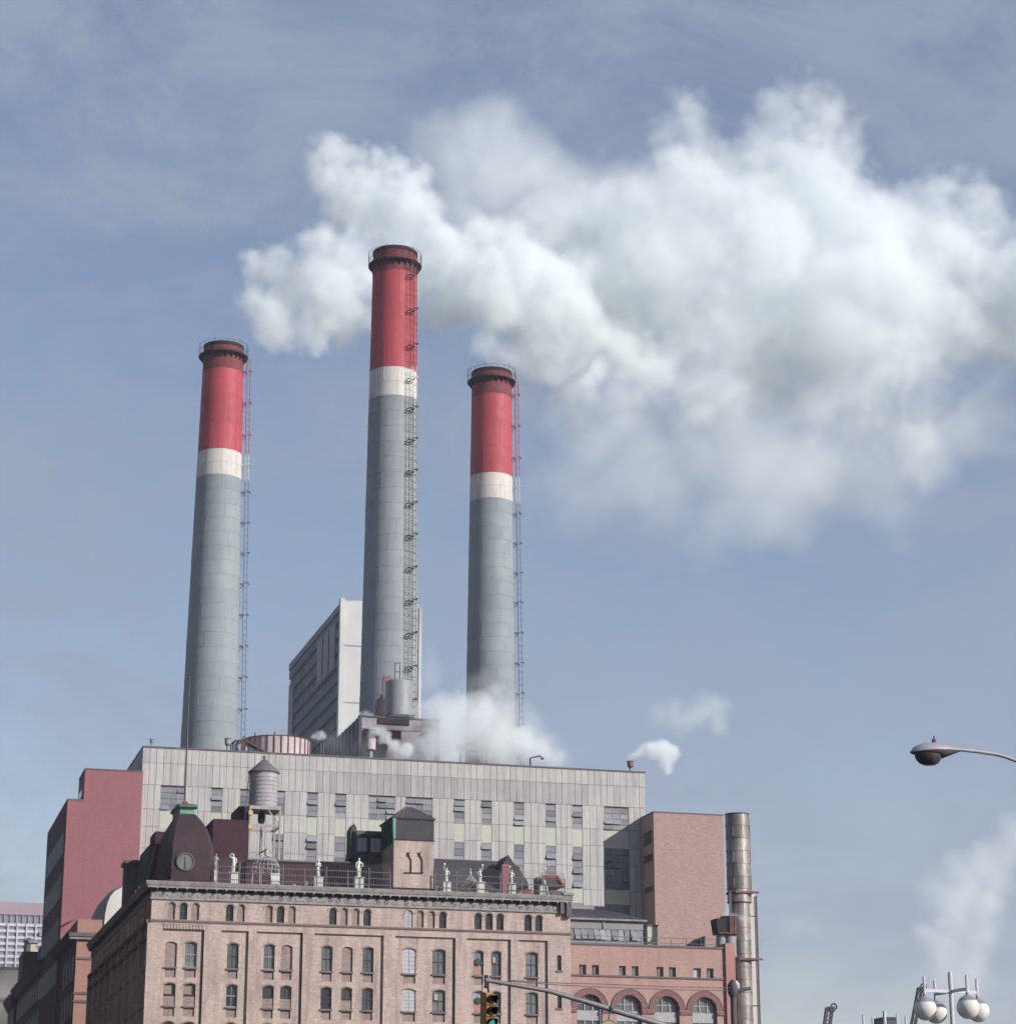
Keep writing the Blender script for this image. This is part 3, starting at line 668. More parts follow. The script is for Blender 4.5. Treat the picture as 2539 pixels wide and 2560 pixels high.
# wire tent
tc_ = at(900, 700, 1045, 223.2); tr = 60 / 2.5414 * mpp(*S(900, 700, 1045), 223.2); tt = at(900, 702, 942, 223.2).z; tm = at(900, 702, 985, 223.2).z
t = thing('wire_tent', (tc_.x, 223.2, RZ), 'pale wire tent canopy with a spike, between two globe bearers', 'canopy')
for k in range(18):
    a = 2 * math.pi * k / 18
    MB().tube([(tc_.x + r * math.cos(a), 223.2 + r * math.sin(a), z) for r, z in ((tr, tc_.z), (tr * .62, tc_.z + (tm - tc_.z) * .35), (tr * .3, tc_.z + (tm - tc_.z) * .72), (.06, tm))], .03, 5).build('canopy_wire', M['wire_white'], t)
MB().ring((tc_.x, 223.2, tc_.z), tr, .035, 24).build('canopy_ring', M['wire_white'], t)
MB().ring((tc_.x, 223.2, tc_.z + (tm - tc_.z) * .35), tr * .62, .028, 24).build('canopy_ring', M['wire_white'], t)
MB().lathe([(.10, tm - RZ), (.16, tm - RZ + .15), (.05, tm - RZ + .4), (.10, tm - RZ + .55), (.02, tt - RZ)], (tc_.x, 223.2, RZ), 8).build('spike', M['wire_white'], t)
for k in range(6):
    a = 2 * math.pi * k / 6 + .3
    MB().tube([(tc_.x + tr * math.cos(a), 223.2 + tr * math.sin(a), RZ), (tc_.x + tr * math.cos(a), 223.2 + tr * math.sin(a), tc_.z)], .045, 6).build('post', M['wire_white'], t)

# iron railing along the parapet, in lengths
def railing(xa, xb, y, label):
    t = thing('roof_railing', ((xa + xb) / 2, y, RZ), label, 'railing', 'iron railings along the roof edge')
    zt = RZ + 2.05
    for dz_ in (.7, 1.3, 1.9): MB().tube([(xa, y, RZ + dz_), (xb, y, RZ + dz_)], .036, 5).build('rail', M['rail'], t)
    nn = max(2, round((xb - xa) / 2.1))
    for k in range(nn + 1):
        x = xa + (xb - xa) * k / nn
        MB().tube([(x, y, RZ), (x, y, zt + (.25 if k % 2 else .0))], .055, 6).build('post', M['rail'], t)
    g = MB(); k = 0; x = xa + .12
    while x < xb:
        g.box(x - .010, x + .010, y - .01, y + .01, RZ + .2, zt + .62 + .1 * math.sin(x * 3)); x += .17
    tag(g.build('pickets', M['rail'], t), kind='stuff')
railing(at(300,618,1000,220.4).x, at(300,1716,1000,220.4).x, 220.4, 'long iron railing between the turret and the chimney tower')
railing(at(900,474,1060,220.4).x, at(900,1300,1060,220.4).x, 220.4, 'iron railing from the chimney tower to the right end of the roof')

# garden clutter: urns, small figures, chairs
def urn(x, y, s, label):
    t = thing('garden_urn', (x, y, RZ), label, 'urn', 'small white urns and ornaments on the roof')
    MB().lathe([(.16,0),(.16,.08),(.06,.16),(.06,.3),(.2,.45),(.26,.62),(.28,.78),(.22,.78),(.18,.6),(.02,.5)], (x, y, RZ), 10).build('bowl', M['statue_grey'], t, True)
    for k in (-1, 1): MB().ring((x + k * .27, y, RZ + .62), .09, .02, 8, 'y', 5).build('handle', M['statue'], t)
    t.scale = (s, s, s)
for i, (ox, xx, s, lb) in enumerate(((300,1100,.9,'small white urn midway between wire dome and lone draped statue'),(300,1180,1.3,'taller pale urn just left of the lone draped statue'),(900,490,1.3,'pale ornamental urn at the foot of the chimney tower'),
        (900,800,.9,'small white urn just right of the tent side globe bearer'),(900,870,.8,'low white urn left of the pink chimney'),(900,1012,1.0,'pale urn right of the gablet globe bearer'),(900,630,.8,'little white urn under the wire tent'))):
    urn(at(ox, xx, 1060, 221.9).x, 222.0, s, lb)
# pale garden chair by the dome
cp = at(300, 990, 1000, 221.7)
t = thing('garden_chair', (cp.x, 221.7, RZ), 'white high-backed garden chair on a plinth in front of the wire dome', 'chair')
MB().box(cp.x-.38, cp.x+.38, 221.4, 222.0, RZ+.55, RZ+.66).build('seat', M['statue'], t)
MB().hexa([(cp.x-.38,221.95,RZ+.66),(cp.x+.38,221.95,RZ+.66),(cp.x+.38,222.05,RZ+.66),(cp.x-.38,222.05,RZ+.66)], [(cp.x-.45,222.1,RZ+1.7),(cp.x+.45,222.1,RZ+1.7),(cp.x+.45,222.2,RZ+1.7),(cp.x-.45,222.2,RZ+1.7)]).build('backrest', M['statue'], t)
for a in (-.34, .34):
    for b_ in (221.45, 221.95): MB().box(cp.x+a-.05, cp.x+a+.05, b_-.05, b_+.05, RZ, RZ+.55).build('leg', M['statue'], t)
# easel-like folded ladder by the last statue
lp = at(900, 1195, 1120, 221.3)
t = thing('step_ladder', (lp.x, 221.3, RZ), 'pale step ladder leaning at the last statue pedestal', 'ladder')
for k in (-1, 1): MB().bar((lp.x + .15, 221.2 + k * .2, RZ), (lp.x - .35, 221.35 + k * .15, RZ + 1.9), .07).build('stile', M['statue'], t)
for k in range(6): MB().bar((lp.x + .15 - .5 * (k + .5) / 6, 221.05, RZ + 1.9 * (k + .5) / 6), (lp.x + .15 - .5 * (k + .5) / 6, 221.45, RZ + 1.9 * (k + .5) / 6), .05).build('tread', M['statue'], t)
# orange box and low hedge tubs
op = at(900, 1052, 1080, 222.2)
t = thing('planter_box', (op.x, 222.2, RZ), 'orange red planter box behind the railing', 'planter')
MB().box(op.x-.42, op.x+.42, 222, 222.7, RZ, RZ+1.0).build('box', surf('orange_paint', (.50,.12,.05), scale=2), t)
MB().box(op.x-.46, op.x+.46, 221.96, 222.74, RZ+1.0, RZ+1.1).build('rim', M['red_roof'], t)
M['shrub'] = surf('shrub', (.035,.045,.03), (.05,.055,.04), scale=3, rough=.9)
def shrub(x, y, w, h, label):
    t = thing('roof_shrub', (x, y, RZ), label, 'shrub', 'bare dark shrubs along the roof edge')
    MB().box(x-w*.5, x+w*.5, y-.25, y+.25, RZ, RZ+.4).build('tub', M['stone_dark'], t)
    g = MB(); r = random.Random(int(x * 100))
    for k in range(46):
        p = Vector((x + r.uniform(-w, w) * .8, y + r.uniform(-.4, .4), RZ + .4 + r.random() * h)); d = Vector((r.uniform(-1,1), r.uniform(-1,1), r.uniform(-.4,1))).normalized() * .2
        q = d.orthogonal().normalized() * .07
        g.add([p - d, p + q, p + d, p - q], [(0,1,2,3)])
    g.build('leaves', M['shrub'], t)
    g = MB()
    for k in range(5): g.tube([(x + r.uniform(-.2,.2) * w, y, RZ + .35), (x + r.uniform(-.8,.8) * w, y + r.uniform(-.3,.3), RZ + .4 + h)], [.025,.008], 4)
    g.build('stems', M['pole'], t)
for ox, xx, w, h, lb in ((300,1350,.9,.7,'dark shrub right of the lone draped statue'),(300,1420,.8,.8,'dark shrub left of the tall elbow-out statue'),(300,1600,.8,.7,'dark shrub right of the tall elbow-out statue'),(900,650,.8,.9,'dark shrub under the left side of the wire tent'),(900,830,.9,.6,'dark shrub between wire tent and pink chimney'),(900,1090,.7,.8,'dark shrub left of the last statue'),(300,880,.7,.5,'low dark shrub inside the wire dome')):
    shrub(at(ox, xx, 1060, 222.6).x, 222.8, w, h, lb)

# ------------------------------------------------------------------ water tank on its steel stand
M['tank_paint'] = surf('tank_paint', (.44,.41,.42), (.34,.31,.33), scale=1.3, rough=.6, streak=.5, streak_c=(.20,.16,.17), grime=.35, grime_c=(.15,.11,.12))
M['tank_roof'] = surf('tank_roof', (.17,.15,.17), (.12,.11,.13), scale=2, rough=.6)
M['steel_pale'] = surf('steel_pale', (.42,.38,.38), (.30,.26,.27), scale=2, rough=.6, grime=.4, grime_c=(.16,.08,.07))
WY = 233.0
tk = at(300, 911, 430, WY); wr = 90 / 2.5414 * mpp(*S(300, 911, 430), WY); zb_t = at(300, 911, 548, WY - wr).z; zt_t = at(300, 911, 318, WY - wr).z; za_t = at(300, 912, 236, WY).z
wt = thing('water_tank', (tk.x, WY, RZ), 'grey rooftop water tank with conical roof on a steel stand', 'water tank')
shell = MB().lathe([(wr * .99, zb_t), (wr * .99, zt_t)], (tk.x, WY, 0), 32).build('tank_shell', M['tank_paint'], wt, True)
for k in range(9):
    z = zb_t + (zt_t - zb_t) * (k + .5) / 9
    MB().ring((tk.x, WY, z), wr + .01, .022, 36, 'z', 5).build('hoop', M['tank_paint'], shell)
MB().lathe([(wr * 1.12, zt_t - .06), (wr * 1.10, zt_t + .02), (wr * .12, za_t - .3), (.09, za_t - .15), (.16, za_t), (.02, za_t + .2)], (tk.x, WY, 0), 28).build('conical_roof', M['tank_roof'], wt, True)
for k in range(14):
    a = 2 * math.pi * k / 14
    MB().tube([(tk.x + wr * 1.11 * math.cos(a), WY + wr * 1.11 * math.sin(a), zt_t + .02), (tk.x + wr * .13 * math.cos(a), WY + wr * .13 * math.sin(a), za_t - .29)], .018, 4).build('roof_seam', M['tank_roof'], wt)
MB().box(tk.x - wr * 1.12, tk.x + wr * 1.12, WY - wr * 1.12, WY + wr * 1.12, zb_t - .34, zb_t).build('platform', M['steel_pale'], wt)
zm_ = at(300, 911, 688, WY).z
for a in (-1, 1):
    for b_ in (-1, 1):
        MB().box(tk.x + a * wr * 1.05 - .10, tk.x + a * wr * 1.05 + .10, WY + b_ * wr * 1.05 - .10, WY + b_ * wr * 1.05 + .10, RZ, zb_t - .34).build('leg', M['steel_pale'], wt)
for b_ in (-1, 1):
    MB().box(tk.x - wr * 1.05, tk.x + wr * 1.05, WY + b_ * wr * 1.05 - .06, WY + b_ * wr * 1.05 + .06, zm_ - .14, zm_ + .14).build('beam', M['steel_pale'], wt)
    MB().box(tk.x + b_ * wr * 1.05 - .06, tk.x + b_ * wr * 1.05 + .06, WY - wr * 1.05, WY + wr * 1.05, zm_ - .13, zm_ + .13).build('beam', M['steel_pale'], wt)
    MB().bar((tk.x - b_ * wr * 1.0, WY - wr * 1.05, zm_ + .1), (tk.x + b_ * wr * 1.0, WY - wr * 1.05, RZ + .5 if False else zm_ - 3.6), .05).build('brace', M['steel_pale'], wt)
MB().bar((tk.x + wr * 1.0, WY - wr * 1.05, zm_ + .2), (tk.x + wr * .2, WY - wr * 1.05, zb_t - .35), .10).build('knee_brace', M['steel_pale'], wt)
MB().lathe([(.28, zb_t - 1.5), (.36, zb_t - 1.1), (.36, zb_t - .7), (.2, zb_t - .34)], (tk.x - .1, WY, 0), 12).build('outlet', M['black'], wt)
MB().tube([(tk.x - .1, WY, zb_t - 1.4), (tk.x - .1, WY, RZ)], .12, 8).build('riser_pipe', M['steel_pale'], wt)
for zz in (zm_ + 1.0, zm_ - .4):
    MB().box(tk.x - wr * 1.05 - .18, tk.x - wr * 1.05 + .22, WY - wr * 1.05 - .22, WY - wr * 1.05 - .11, zz, zz + .42).build('warning_plate', surf('yellow_plate', (.62,.50,.16), scale=2), wt)
MB().tube([(tk.x - wr * 1.06, WY - .3, zt_t + .1), (tk.x - wr * 1.2, WY - .3, zb_t + .8), (tk.x - wr * 1.3, WY - .3, zb_t - .4)], .05, 5).build('overflow_pipe', M['tank_roof'], wt)
# ------------------------------------------------------------------ the pale panelled power plant
PY = 310.0; KP = PY / 268.0
def pz(z): return (z - CAMZ) * KP + CAMZ
def px_(ox, x, y): return at(ox, x, y, PY).x
WX0, WX1, WZ = P(358, 1865, PY).x, P(1612, 1933, PY).x, pz(54.15)
M['panel'] = surf('panel', (.50,.49,.47), (.43,.42,.415), scale=.25, rough=.75, streak=.9, streak_c=(.24,.215,.235), streak_scale=(5.0,5.0,.11), per_object=.08, grime=.25, grime_c=(.30,.25,.27))
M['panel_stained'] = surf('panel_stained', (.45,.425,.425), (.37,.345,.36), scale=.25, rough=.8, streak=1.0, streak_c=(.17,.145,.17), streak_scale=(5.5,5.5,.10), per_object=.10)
M['spandrel'] = surf('spandrel', (.48,.485,.405), (.44,.445,.385), scale=.6, rough=.6, grime=.15, per_object=.04)
M['joint'] = surf('joint', (.13,.11,.125), scale=1, rough=.9)
M['coping'] = surf('coping', (.15,.12,.14), scale=1, rough=.7)
M['plant_pane'] = glass('plant_pane', (.15,.155,.175), rough=.4, dirt=.6, dirt_c=(.21,.21,.23))
M['plant_pane_dark'] = glass('plant_pane_dark', (.05,.075,.075), rough=.3, dirt=.4, dirt_c=(.10,.12,.13))
M['mullion'] = surf('mullion', (.38,.36,.38), scale=2, rough=.6)
plant = thing('power_plant', ((WX0 + WX1) / 2, PY, 0), 'pale panelled power plant with streaked walls and hopper windows', 'building')
YE = PY + 62
core = MB(); core.box(WX0 + .02, WX1 - .02, PY + .28, YE, 0, WZ - .3); core.build('structural_core', M['joint'], plant)
MB().box(WX0 - .06, WX1 + .06, PY - .10, YE, WZ - .06, WZ + .14).build('coping', M['coping'], plant)
pitch = .81 * KP; npan = round((WX1 - WX0) / pitch); pitch = (WX1 - WX0) / npan
def panel_mesh(h, mat, w=None):
    w = w or pitch; e = .022
    mb = MB(); mb.hexa([(e, 0, e), (w - e, 0, e), (w - e, 0, h - e), (e, 0, h - e)], [(e, .27, e), (w - e, .27, e), (w - e, .27, h - e), (e, .27, h - e)])
    return mb.mesh('panel', mat)
zA, zB = pz(52.35), pz(49.83)
pm = panel_mesh(WZ - .06 - zA, M['panel']); pu = panel_mesh(zA - zB, M['panel_stained']); pu2 = panel_mesh(zA - zB, M['panel'])
for k in range(npan):
    share('parapet_panel', pm, plant, (WX0 + k * pitch, PY, zA))
    share('upper_panel', pu if 24 < k < 66 else pu2, plant, (WX0 + k * pitch, PY, zB))
cols = []   # (x0, x1, wide)
for ox, a, b, w in ((300,257,415,1),(300,578,650,0),(300,762,832,0),(300,978,1047,0),(300,1190,1257,0),(300,1367,1437,0),(300,1580,1748,1),
                    (900,290,460,1),(900,596,664,0),(900,770,836,0),(900,976,1040,0),(900,1178,1243,0),(900,1347,1412,0),(900,1550,1706,1)):
    yy = 490 if ox == 300 else 600
    cols.append((px_(ox, a, yy), px_(ox, b, yy), w))
levels = [49.83, 47.05, 45.05, 42.6, 39.8, 37.9, 35.6, 33.0]
lv = [pz(z) for z in levels]
cache = {}
def pier(x0, x1):
    n_ = max(1, round((x1 - x0) / pitch)); w = (x1 - x0) / n_
    for k in range(n_):
        for i in range(len(lv) - 2):
            h = lv[i] - lv[i+1]; key = (round(w, 2), i)
            if key not in cache: cache[key] = panel_mesh(h, M['panel'], w)
            share('pier_panel', cache[key], plant, (x0 + k * w, PY, lv[i+1]))
edges = [WX0] + [v for c in cols for v in c[:2]] + [WX1]
for i in range(0, len(edges), 2): pier(edges[i], edges[i+1])
MB().box(WX0, WX1, PY, PY + .27, 0, lv[-2] - .03).build('lower_wall', M['panel'], plant)
rw = random.Random(5)
pane_cache = {}
def pane_mesh(w, h, mat):
    k = (round(w, 2), round(h, 2), mat.name)
    if k not in pane_cache: pane_cache[k] = MB().box(-w/2 + .03, w/2 - .03, -.02, .02, -h + .03, -.03).mesh('pane', mat)
    return pane_cache[k]
def hopper(x0, x1, z0, z1, nx_, nz_, dark=False, open_p=.3):
    w = MB(); t = .05
    w.box(x0, x0 + t, PY + .02, PY + .2, z0, z1); w.box(x1 - t, x1, PY + .02, PY + .2, z0, z1); w.box(x0 + t, x1 - t, PY + .02, PY + .2, z0, z0 + t); w.box(x0 + t, x1 - t, PY + .02, PY + .2, z1 - t, z1)
    for i in range(1, nx_): w.box(x0 + (x1-x0)*i/nx_ - .035, x0 + (x1-x0)*i/nx_ + .035, PY + .03, PY + .2, z0 + t, z1 - t)
    o = w.build('window', M['mullion'], plant)
    for i in range(nx_):
        for j in range(nz_):
            ww = (x1 - x0) / nx_; hh = (z1 - z0) / nz_
            tilt = R(-rw.uniform(14, 26)) if rw.random() < open_p else R(-rw.uniform(0, 2))
            mt = M['plant_pane_dark'] if dark else M['plant_pane']
            share('pane', pane_mesh(ww, hh, mt), o, (x0 + ww * (i + .5), PY + .10, z1 - hh * j), (tilt, 0, 0))
    return o
for i, (a, b, wide) in enumerate(cols):
    hopper(a, b, pz(46.97), pz(49.66), 3 if wide else 1, 4, False, .35 if i > 5 else .08)
    if i > 2 : hopper(a, b, pz(39.95), pz(44.8), 3 if wide else 1, 6, i == 13, .25)
    MB().box(a + .02, b - .02, PY + .06, PY + .28, pz(44.83), pz(46.94)).build('spandrel', M['spandrel'], plant)
    MB().box(a + .02, b - .02, PY + .06, PY + .28, pz(38.17), pz(39.92)).build('spandrel', M['spandrel'], plant)
    if i > 7: hopper(a, b, pz(35.8), pz(38.13), 3 if wide else 1, 3, i == 13, .2)
    if i <= 2: MB().box(a + .02, b - .02, PY + .06, PY + .28, pz(39.95), pz(44.8)).build('spandrel', M['panel'], plant)
# side wall of sheet panels, in shade
nps = 46; sw_ = (YE - PY - .3) / nps
sm_ = {}
for r_, (za, zb2) in enumerate(((zA, WZ - .06), (zB, zA), (pz(41), zB))):
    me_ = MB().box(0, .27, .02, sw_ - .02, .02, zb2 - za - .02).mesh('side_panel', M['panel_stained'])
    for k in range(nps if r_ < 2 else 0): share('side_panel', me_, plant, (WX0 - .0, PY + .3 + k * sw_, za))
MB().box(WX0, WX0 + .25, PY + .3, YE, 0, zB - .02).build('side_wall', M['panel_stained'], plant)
MB().box(WX1 - .25, WX1, PY + .3, YE, 0, WZ - .08).build('east_wall', M['panel'], plant)

# ------------------------------------------------------------------ chimneys
M['stack_red'] = surf('stack_red', (.43,.065,.085), (.39,.06,.075), scale=.15, rough=.65, streak=.55, streak_c=(.22,.03,.05), streak_scale=(1.6,1.6,.07), per_object=.05, grime=.3, grime_c=(.20,.04,.05))
M['stack_white'] = surf('stack_white', (.64,.61,.57), (.56,.53,.49), scale=.2, rough=.7, streak=.7, streak_c=(.36,.31,.30), streak_scale=(1.6,1.6,.08), per_object=.04, grime=.3, grime_c=(.36,.28,.25))
M['stack_grey'] = surf('stack_grey', (.28,.32,.342), (.245,.28,.305), scale=.12, rough=.7, streak=.3, streak_c=(.16,.17,.19), streak_scale=(1.2,1.2,.05), per_object=.05, grime=.15, grime_c=(.14,.15,.16))
M['stack_grey_warm'] = surf('stack_grey_warm', (.295,.33,.35), (.255,.285,.305), scale=.12, rough=.7, streak=.35, streak_c=(.15,.14,.16), streak_scale=(1.2,1.2,.05), per_object=.05, grime=.2, grime_c=(.13,.12,.13))
M['stack_red_sooty'] = surf('stack_red_sooty', (.22,.045,.055), (.14,.035,.042), scale=.3, rough=.75, streak=.8, streak_c=(.10,.02,.03), streak_scale=(1.4,1.4,.10), grime=.4, grime_c=(.06,.02,.025))
M['soot'] = surf('soot', (.05,.018,.022), (.03,.014,.018), scale=1, rough=.85)
M['gallery'] = surf('gallery', (.035,.022,.028), scale=1, rough=.8)
M['ladder_red'] = surf('ladder_red', (.36,.05,.10), scale=2, rough=.6)
M['ladder_white'] = surf('ladder_white', (.65,.62,.60), scale=2, rough=.6)
M['ladder_grey'] = surf('ladder_grey', (.15,.155,.19), scale=2, rough=.6)
M['ladder_dark'] = surf('ladder_dark', (.045,.03,.038), scale=2, rough=.6)
def stack(Y, top, rtop, bot, rbot, yred, ygrey, ygal, rgal, ladder_ang, label, warm=False):
    """top/bot: photo points on the axis at rim and at a lower level with the radii (photo px) there"""
    c1 = P(*top, Y); r1 = rtop * mpp(*top, Y); c0 = P(*bot, Y); r0 = rbot * mpp(*bot, Y)
    cx_ = (c1.x + c0.x) / 2
    ztop = P(top[0], top[1], Y).z
    rad = lambda z: r1 + (r0 - r1) * max(0, (ztop - z) / (ztop - c0.z))
    zr = P(top[0], yred, Y - r1).z; zg = P(top[0], ygrey, Y - r1).z; zgal = P(top[0], ygal, Y - rgal * mpp(*top, Y)).z
    t = thing('chimney_stack', (cx_, Y, 0), label, 'chimney', 'red and white banded power plant chimneys')
    def section(za, zb2, mat, k):
        m_ = MB(); ra, rb2 = rad(za), rad(zb2)
        m_.lathe([(ra - .0, za), (ra + .035, za), (ra + .035, za + .10), (ra, za + .12), (rb2, zb2)], (cx_, Y, 0), 56, False)
        for j in range(5):                         # upright plate seams, staggered from ring to ring
            a = 2 * math.pi * (j + (k % 2) * .5 + .13 * (k % 3)) / 5 - 2.2
            p0 = (cx_ + (ra + .0) * math.cos(a), Y + ra * math.sin(a), za + .1); p1 = (cx_ + rb2 * math.cos(a), Y + rb2 * math.sin(a), zb2)
            m_.tube([p0, p1], .035, 4, False)
        m_.build('shell_ring', mat, t, True)
    gm = M['stack_grey_warm'] if warm else M['stack_grey']
    zz = ztop; k = 0; H = 2.55
    spans = [(zr, ztop, M['stack_red'], H * 1.75), (zg, zr, M['stack_white'], H * .9), (pz(47), zg, gm, H)]
    for za, zb2, mat, h in spans:
        n_ = max(1, round((zb2 - za) / h))
        for i in range(n_):
            section(za + (zb2 - za) * i / n_, za + (zb2 - za) * (i + 1) / n_, M['stack_red_sooty'] if (mat is M['stack_red'] and i == n_ - 1) else mat, k); k += 1
    MB().lathe([(rad(20) , 20), (rad(pz(47)), pz(47))], (cx_, Y, 0), 40, False).build('lower_shell', gm, t, True)
    # mouth: sooty crown and inside
    MB().lathe([(r1 + .05, ztop - .6), (r1 + .10, ztop - .5), (r1 + .10, ztop), (r1 - .35, ztop + .02), (r1 - .45, ztop - 4)], (cx_, Y, 0), 48, False).build('crown', M['soot'], t, True)
    # gallery with brackets and railing
    rg = rgal * mpp(*top, Y)
    ga = MB().lathe([(r1 + .05, zgal - .35), (rg, zgal - .12), (rg + .06, zgal), (rg, zgal + .12), (r1 + .05, zgal + .12)], (cx_, Y, 0), 48, False).build('gallery', M['gallery'], t, True)
    for j in range(24):
        a = 2 * math.pi * j / 24; ca, sa = math.cos(a), math.sin(a)
        MB().hexa([(cx_ + (r1 + .02) * ca - .06 * sa, Y + (r1 + .02) * sa + .06 * ca, zgal - .95), (cx_ + (r1 + .02) * ca + .06 * sa, Y + (r1 + .02) * sa - .06 * ca, zgal - .95), (cx_ + (r1 + .12) * ca + .06 * sa, Y + (r1 + .12) * sa - .06 * ca, zgal - 1.0), (cx_ + (r1 + .12) * ca - .06 * sa, Y + (r1 + .12) * sa + .06 * ca, zgal - 1.0)],
                  [(cx_ + (r1 + .02) * ca - .06 * sa, Y + (r1 + .02) * sa + .06 * ca, zgal - .3), (cx_ + (r1 + .02) * ca + .06 * sa, Y + (r1 + .02) * sa - .06 * ca, zgal - .3), (cx_ + (rg - .1) * ca + .06 * sa, Y + (rg - .1) * sa - .06 * ca, zgal - .15), (cx_ + (rg - .1) * ca - .06 * sa, Y + (rg - .1) * sa + .06 * ca, zgal - .15)]).build('bracket', M['gallery'], ga)
        MB().tube([(cx_ + rg * ca, Y + rg * sa, zgal), (cx_ + rg * ca, Y + rg * sa, zgal + 2.1 + (.5 if j % 4 == 0 else 0))], .032, 5).build('baluster', M['ladder_dark'], ga)
    for h in (1.05, 2.1): MB().ring((cx_, Y, zgal + h), rg, .03, 48, 'z', 5).build('hand_rail', M['ladder_dark'], ga)
    # caged ladder
    va = math.atan2(-Y, -cx_) + ladder_ang        # measured round the stack from the side facing the street
    off = .62 if abs(ladder_ang) > 1.2 else .75
    def lp(z, o, s): 
        r_ = rad(z) + o
        return Vector((cx_ + r_ * math.cos(va) - s * math.sin(va), Y + r_ * math.sin(va) + s * math.cos(va), z))
    zb0 = pz(52)
    lad = []
    for za, zb2, mat in ((zr, zgal - .2, 'ladder_red' if abs(ladder_ang) > 1.2 else 'ladder_dark'), (zg, zr, 'ladder_white'), (zb0, zg, 'ladder_dark' if warm else 'ladder_grey')):
        l_ = MB()
        for s in (-.30, .30): l_.tube([lp(za, off, s), lp(zb2, off, s)], .04, 5)
        for s in (-.42, .42): l_.tube([lp(za, off + .6, s), lp(zb2, off + .6, s)], .035, 4)
        ld = l_.build('ladder_rails', M[mat], t)
        rg_ = MB(); n_ = int((zb2 - za) / .42)
        for i in range(n_): z = za + (i + .5) * .42; rg_.tube([lp(z, off, -.3), lp(z, off, .3)], .028, 4)
        tag(rg_.build('rungs', M[mat], ld), kind='stuff')
        n_ = max(1, int((zb2 - za) / 1.15))
        hp = MB()
        for i in range(n_):
            z = za + (zb2 - za) * (i + .5) / n_
            hp.tube([lp(z, off, -.34), lp(z, off + .35, -.52), lp(z, off + .6, -.4), lp(z, off + .7, 0), lp(z, off + .6, .4), lp(z, off + .35, .52), lp(z, off, .34)], .03, 4)
        tag(hp.build('cage_hoops', M[mat], ld), kind='stuff')
        n_ = max(1, int((zb2 - za) / 5.1))
        for i in range(n_):                          # stand-off brackets with small rest plates
            z = za + (zb2 - za) * (i + .6) / n_
            b = MB(); b.bar(lp(z, -.05, -.4), lp(z, off + .1, -.4), .12); b.bar(lp(z, -.05, .4), lp(z, off + .1, .4), .12); b.bar(lp(z - .7, -.05, .4), lp(z, off, .4), .10); b.bar(lp(z, off, -.55), lp(z, off, .55), .14); b.bar(lp(z + .05, off + .85, -.5), lp(z + .05, off + .85, .5), .14); b.bar(lp(z + .3, off + .2, .5), lp(z + .3, off + .9, .5), .14)
            b.build('standoff', M[mat], ld)
    return t
Y1, Y2 = 352.0, 390.0
stack(Y1, (990, 634), 54.5, (968, 1762), 72.0, 916, 988, 641, 66, R(41), 'tallest looking chimney in the middle with its ladder facing front', True)
stack(Y2, (559, 868), 49.0, (523, 1855), 70.5, 1122, 1187, 873, 61, R(84), 'leftmost banded chimney standing clear of the steam')
stack(Y2, (1230, 933), 49.0, (1225.5, 1709), 61.5, 1180, 1244, 936, 60, R(82), 'rightmost and shortest looking chimney, its foot in steam')

# red primer and soot patches where plates were mended at the foot of the middle chimney
def mend(ang0, ang1, z0, z1, mat, seed, r_add):
    t = bpy.data.objects['chimney_stack']; cx_, Y = t.location.x, t.location.y
    rr2 = random.Random(seed); n_ = 9; m_ = MB(); lo = []
    c1 = P(990, 634, Y1); c0 = P(968, 1762, Y1); r1 = 54.5 * mpp(990, 634, Y1); r0 = 72 * mpp(968, 1762, Y1)
    va = math.atan2(-Y, -cx_)
    for i in range(n_ + 1):
        a = va + ang0 + (ang1 - ang0) * i / n_; zt_ = z1 - rr2.random() * (z1 - z0) * .35 * (1 if i in (0, n_) else .6); zb_ = z0 + rr2.random() * (z1 - z0) * .15
        for z in (zb_, zt_):
            r_ = r1 + (r0 - r1) * (c1.z - z) / (c1.z - c0.z) + r_add; lo.append((cx_ + r_ * math.cos(a), Y + r_ * math.sin(a), z))
    m_.add(lo, [(2*i, 2*i+2, 2*i+3, 2*i+1) for i in range(n_)]); m_.build('mended_plate', mat, t, True)
mend(R(-12), R(9), P(968, 1750, Y1 - 4).z, P(968, 1682, Y1 - 4).z, surf('primer', (.30,.16,.18), (.25,.19,.21), scale=.5, rough=.8, streak=.7, streak_c=(.22,.20,.22), streak_scale=(1.5,1.5,.3)), 2, .05)
mend(R(-22), R(6), P(968, 1800, Y1 - 4).z, P(968, 1735, Y1 - 4).z, surf('soot_patch', (.07,.045,.055), (.12,.10,.11), scale=.5, rough=.9, streak=.5), 5, .07)

# ------------------------------------------------------------------ gear on the plant roof
def zs(X, Y): return 780 + X / 2.737, 1480 + Y / 2.737
def z6(X, Y): return 400 + X / 2.737, 1600 + Y / 2.737
RF = WZ - .2
M['steel'] = surf('steel', (.085,.085,.10), (.06,.06,.07), scale=1, rough=.7, grime=.3)
M['steel_red'] = surf('steel_red', (.30,.13,.14), (.22,.10,.11), scale=1, rough=.7, streak=.4)
M['duct'] = surf('duct', (.30,.32,.33), (.25,.26,.28), scale=.5, rough=.5, streak=.3, grime=.25, grime_c=(.16,.10,.11))
M['frame_wall'] = surf('frame_wall', (.36,.33,.35), (.28,.26,.28), scale=.5, rough=.8, streak=.4)
FY = 330.0
fl = P(*zs(322, 856), FY); fr = P(*zs(866, 888), FY)
fr_t = thing('steel_gantry', ((fl.x + fr.x) / 2, FY, RF), 'dark steel gantry frame round the foot of the middle chimney', 'gantry')
zt = fl.z
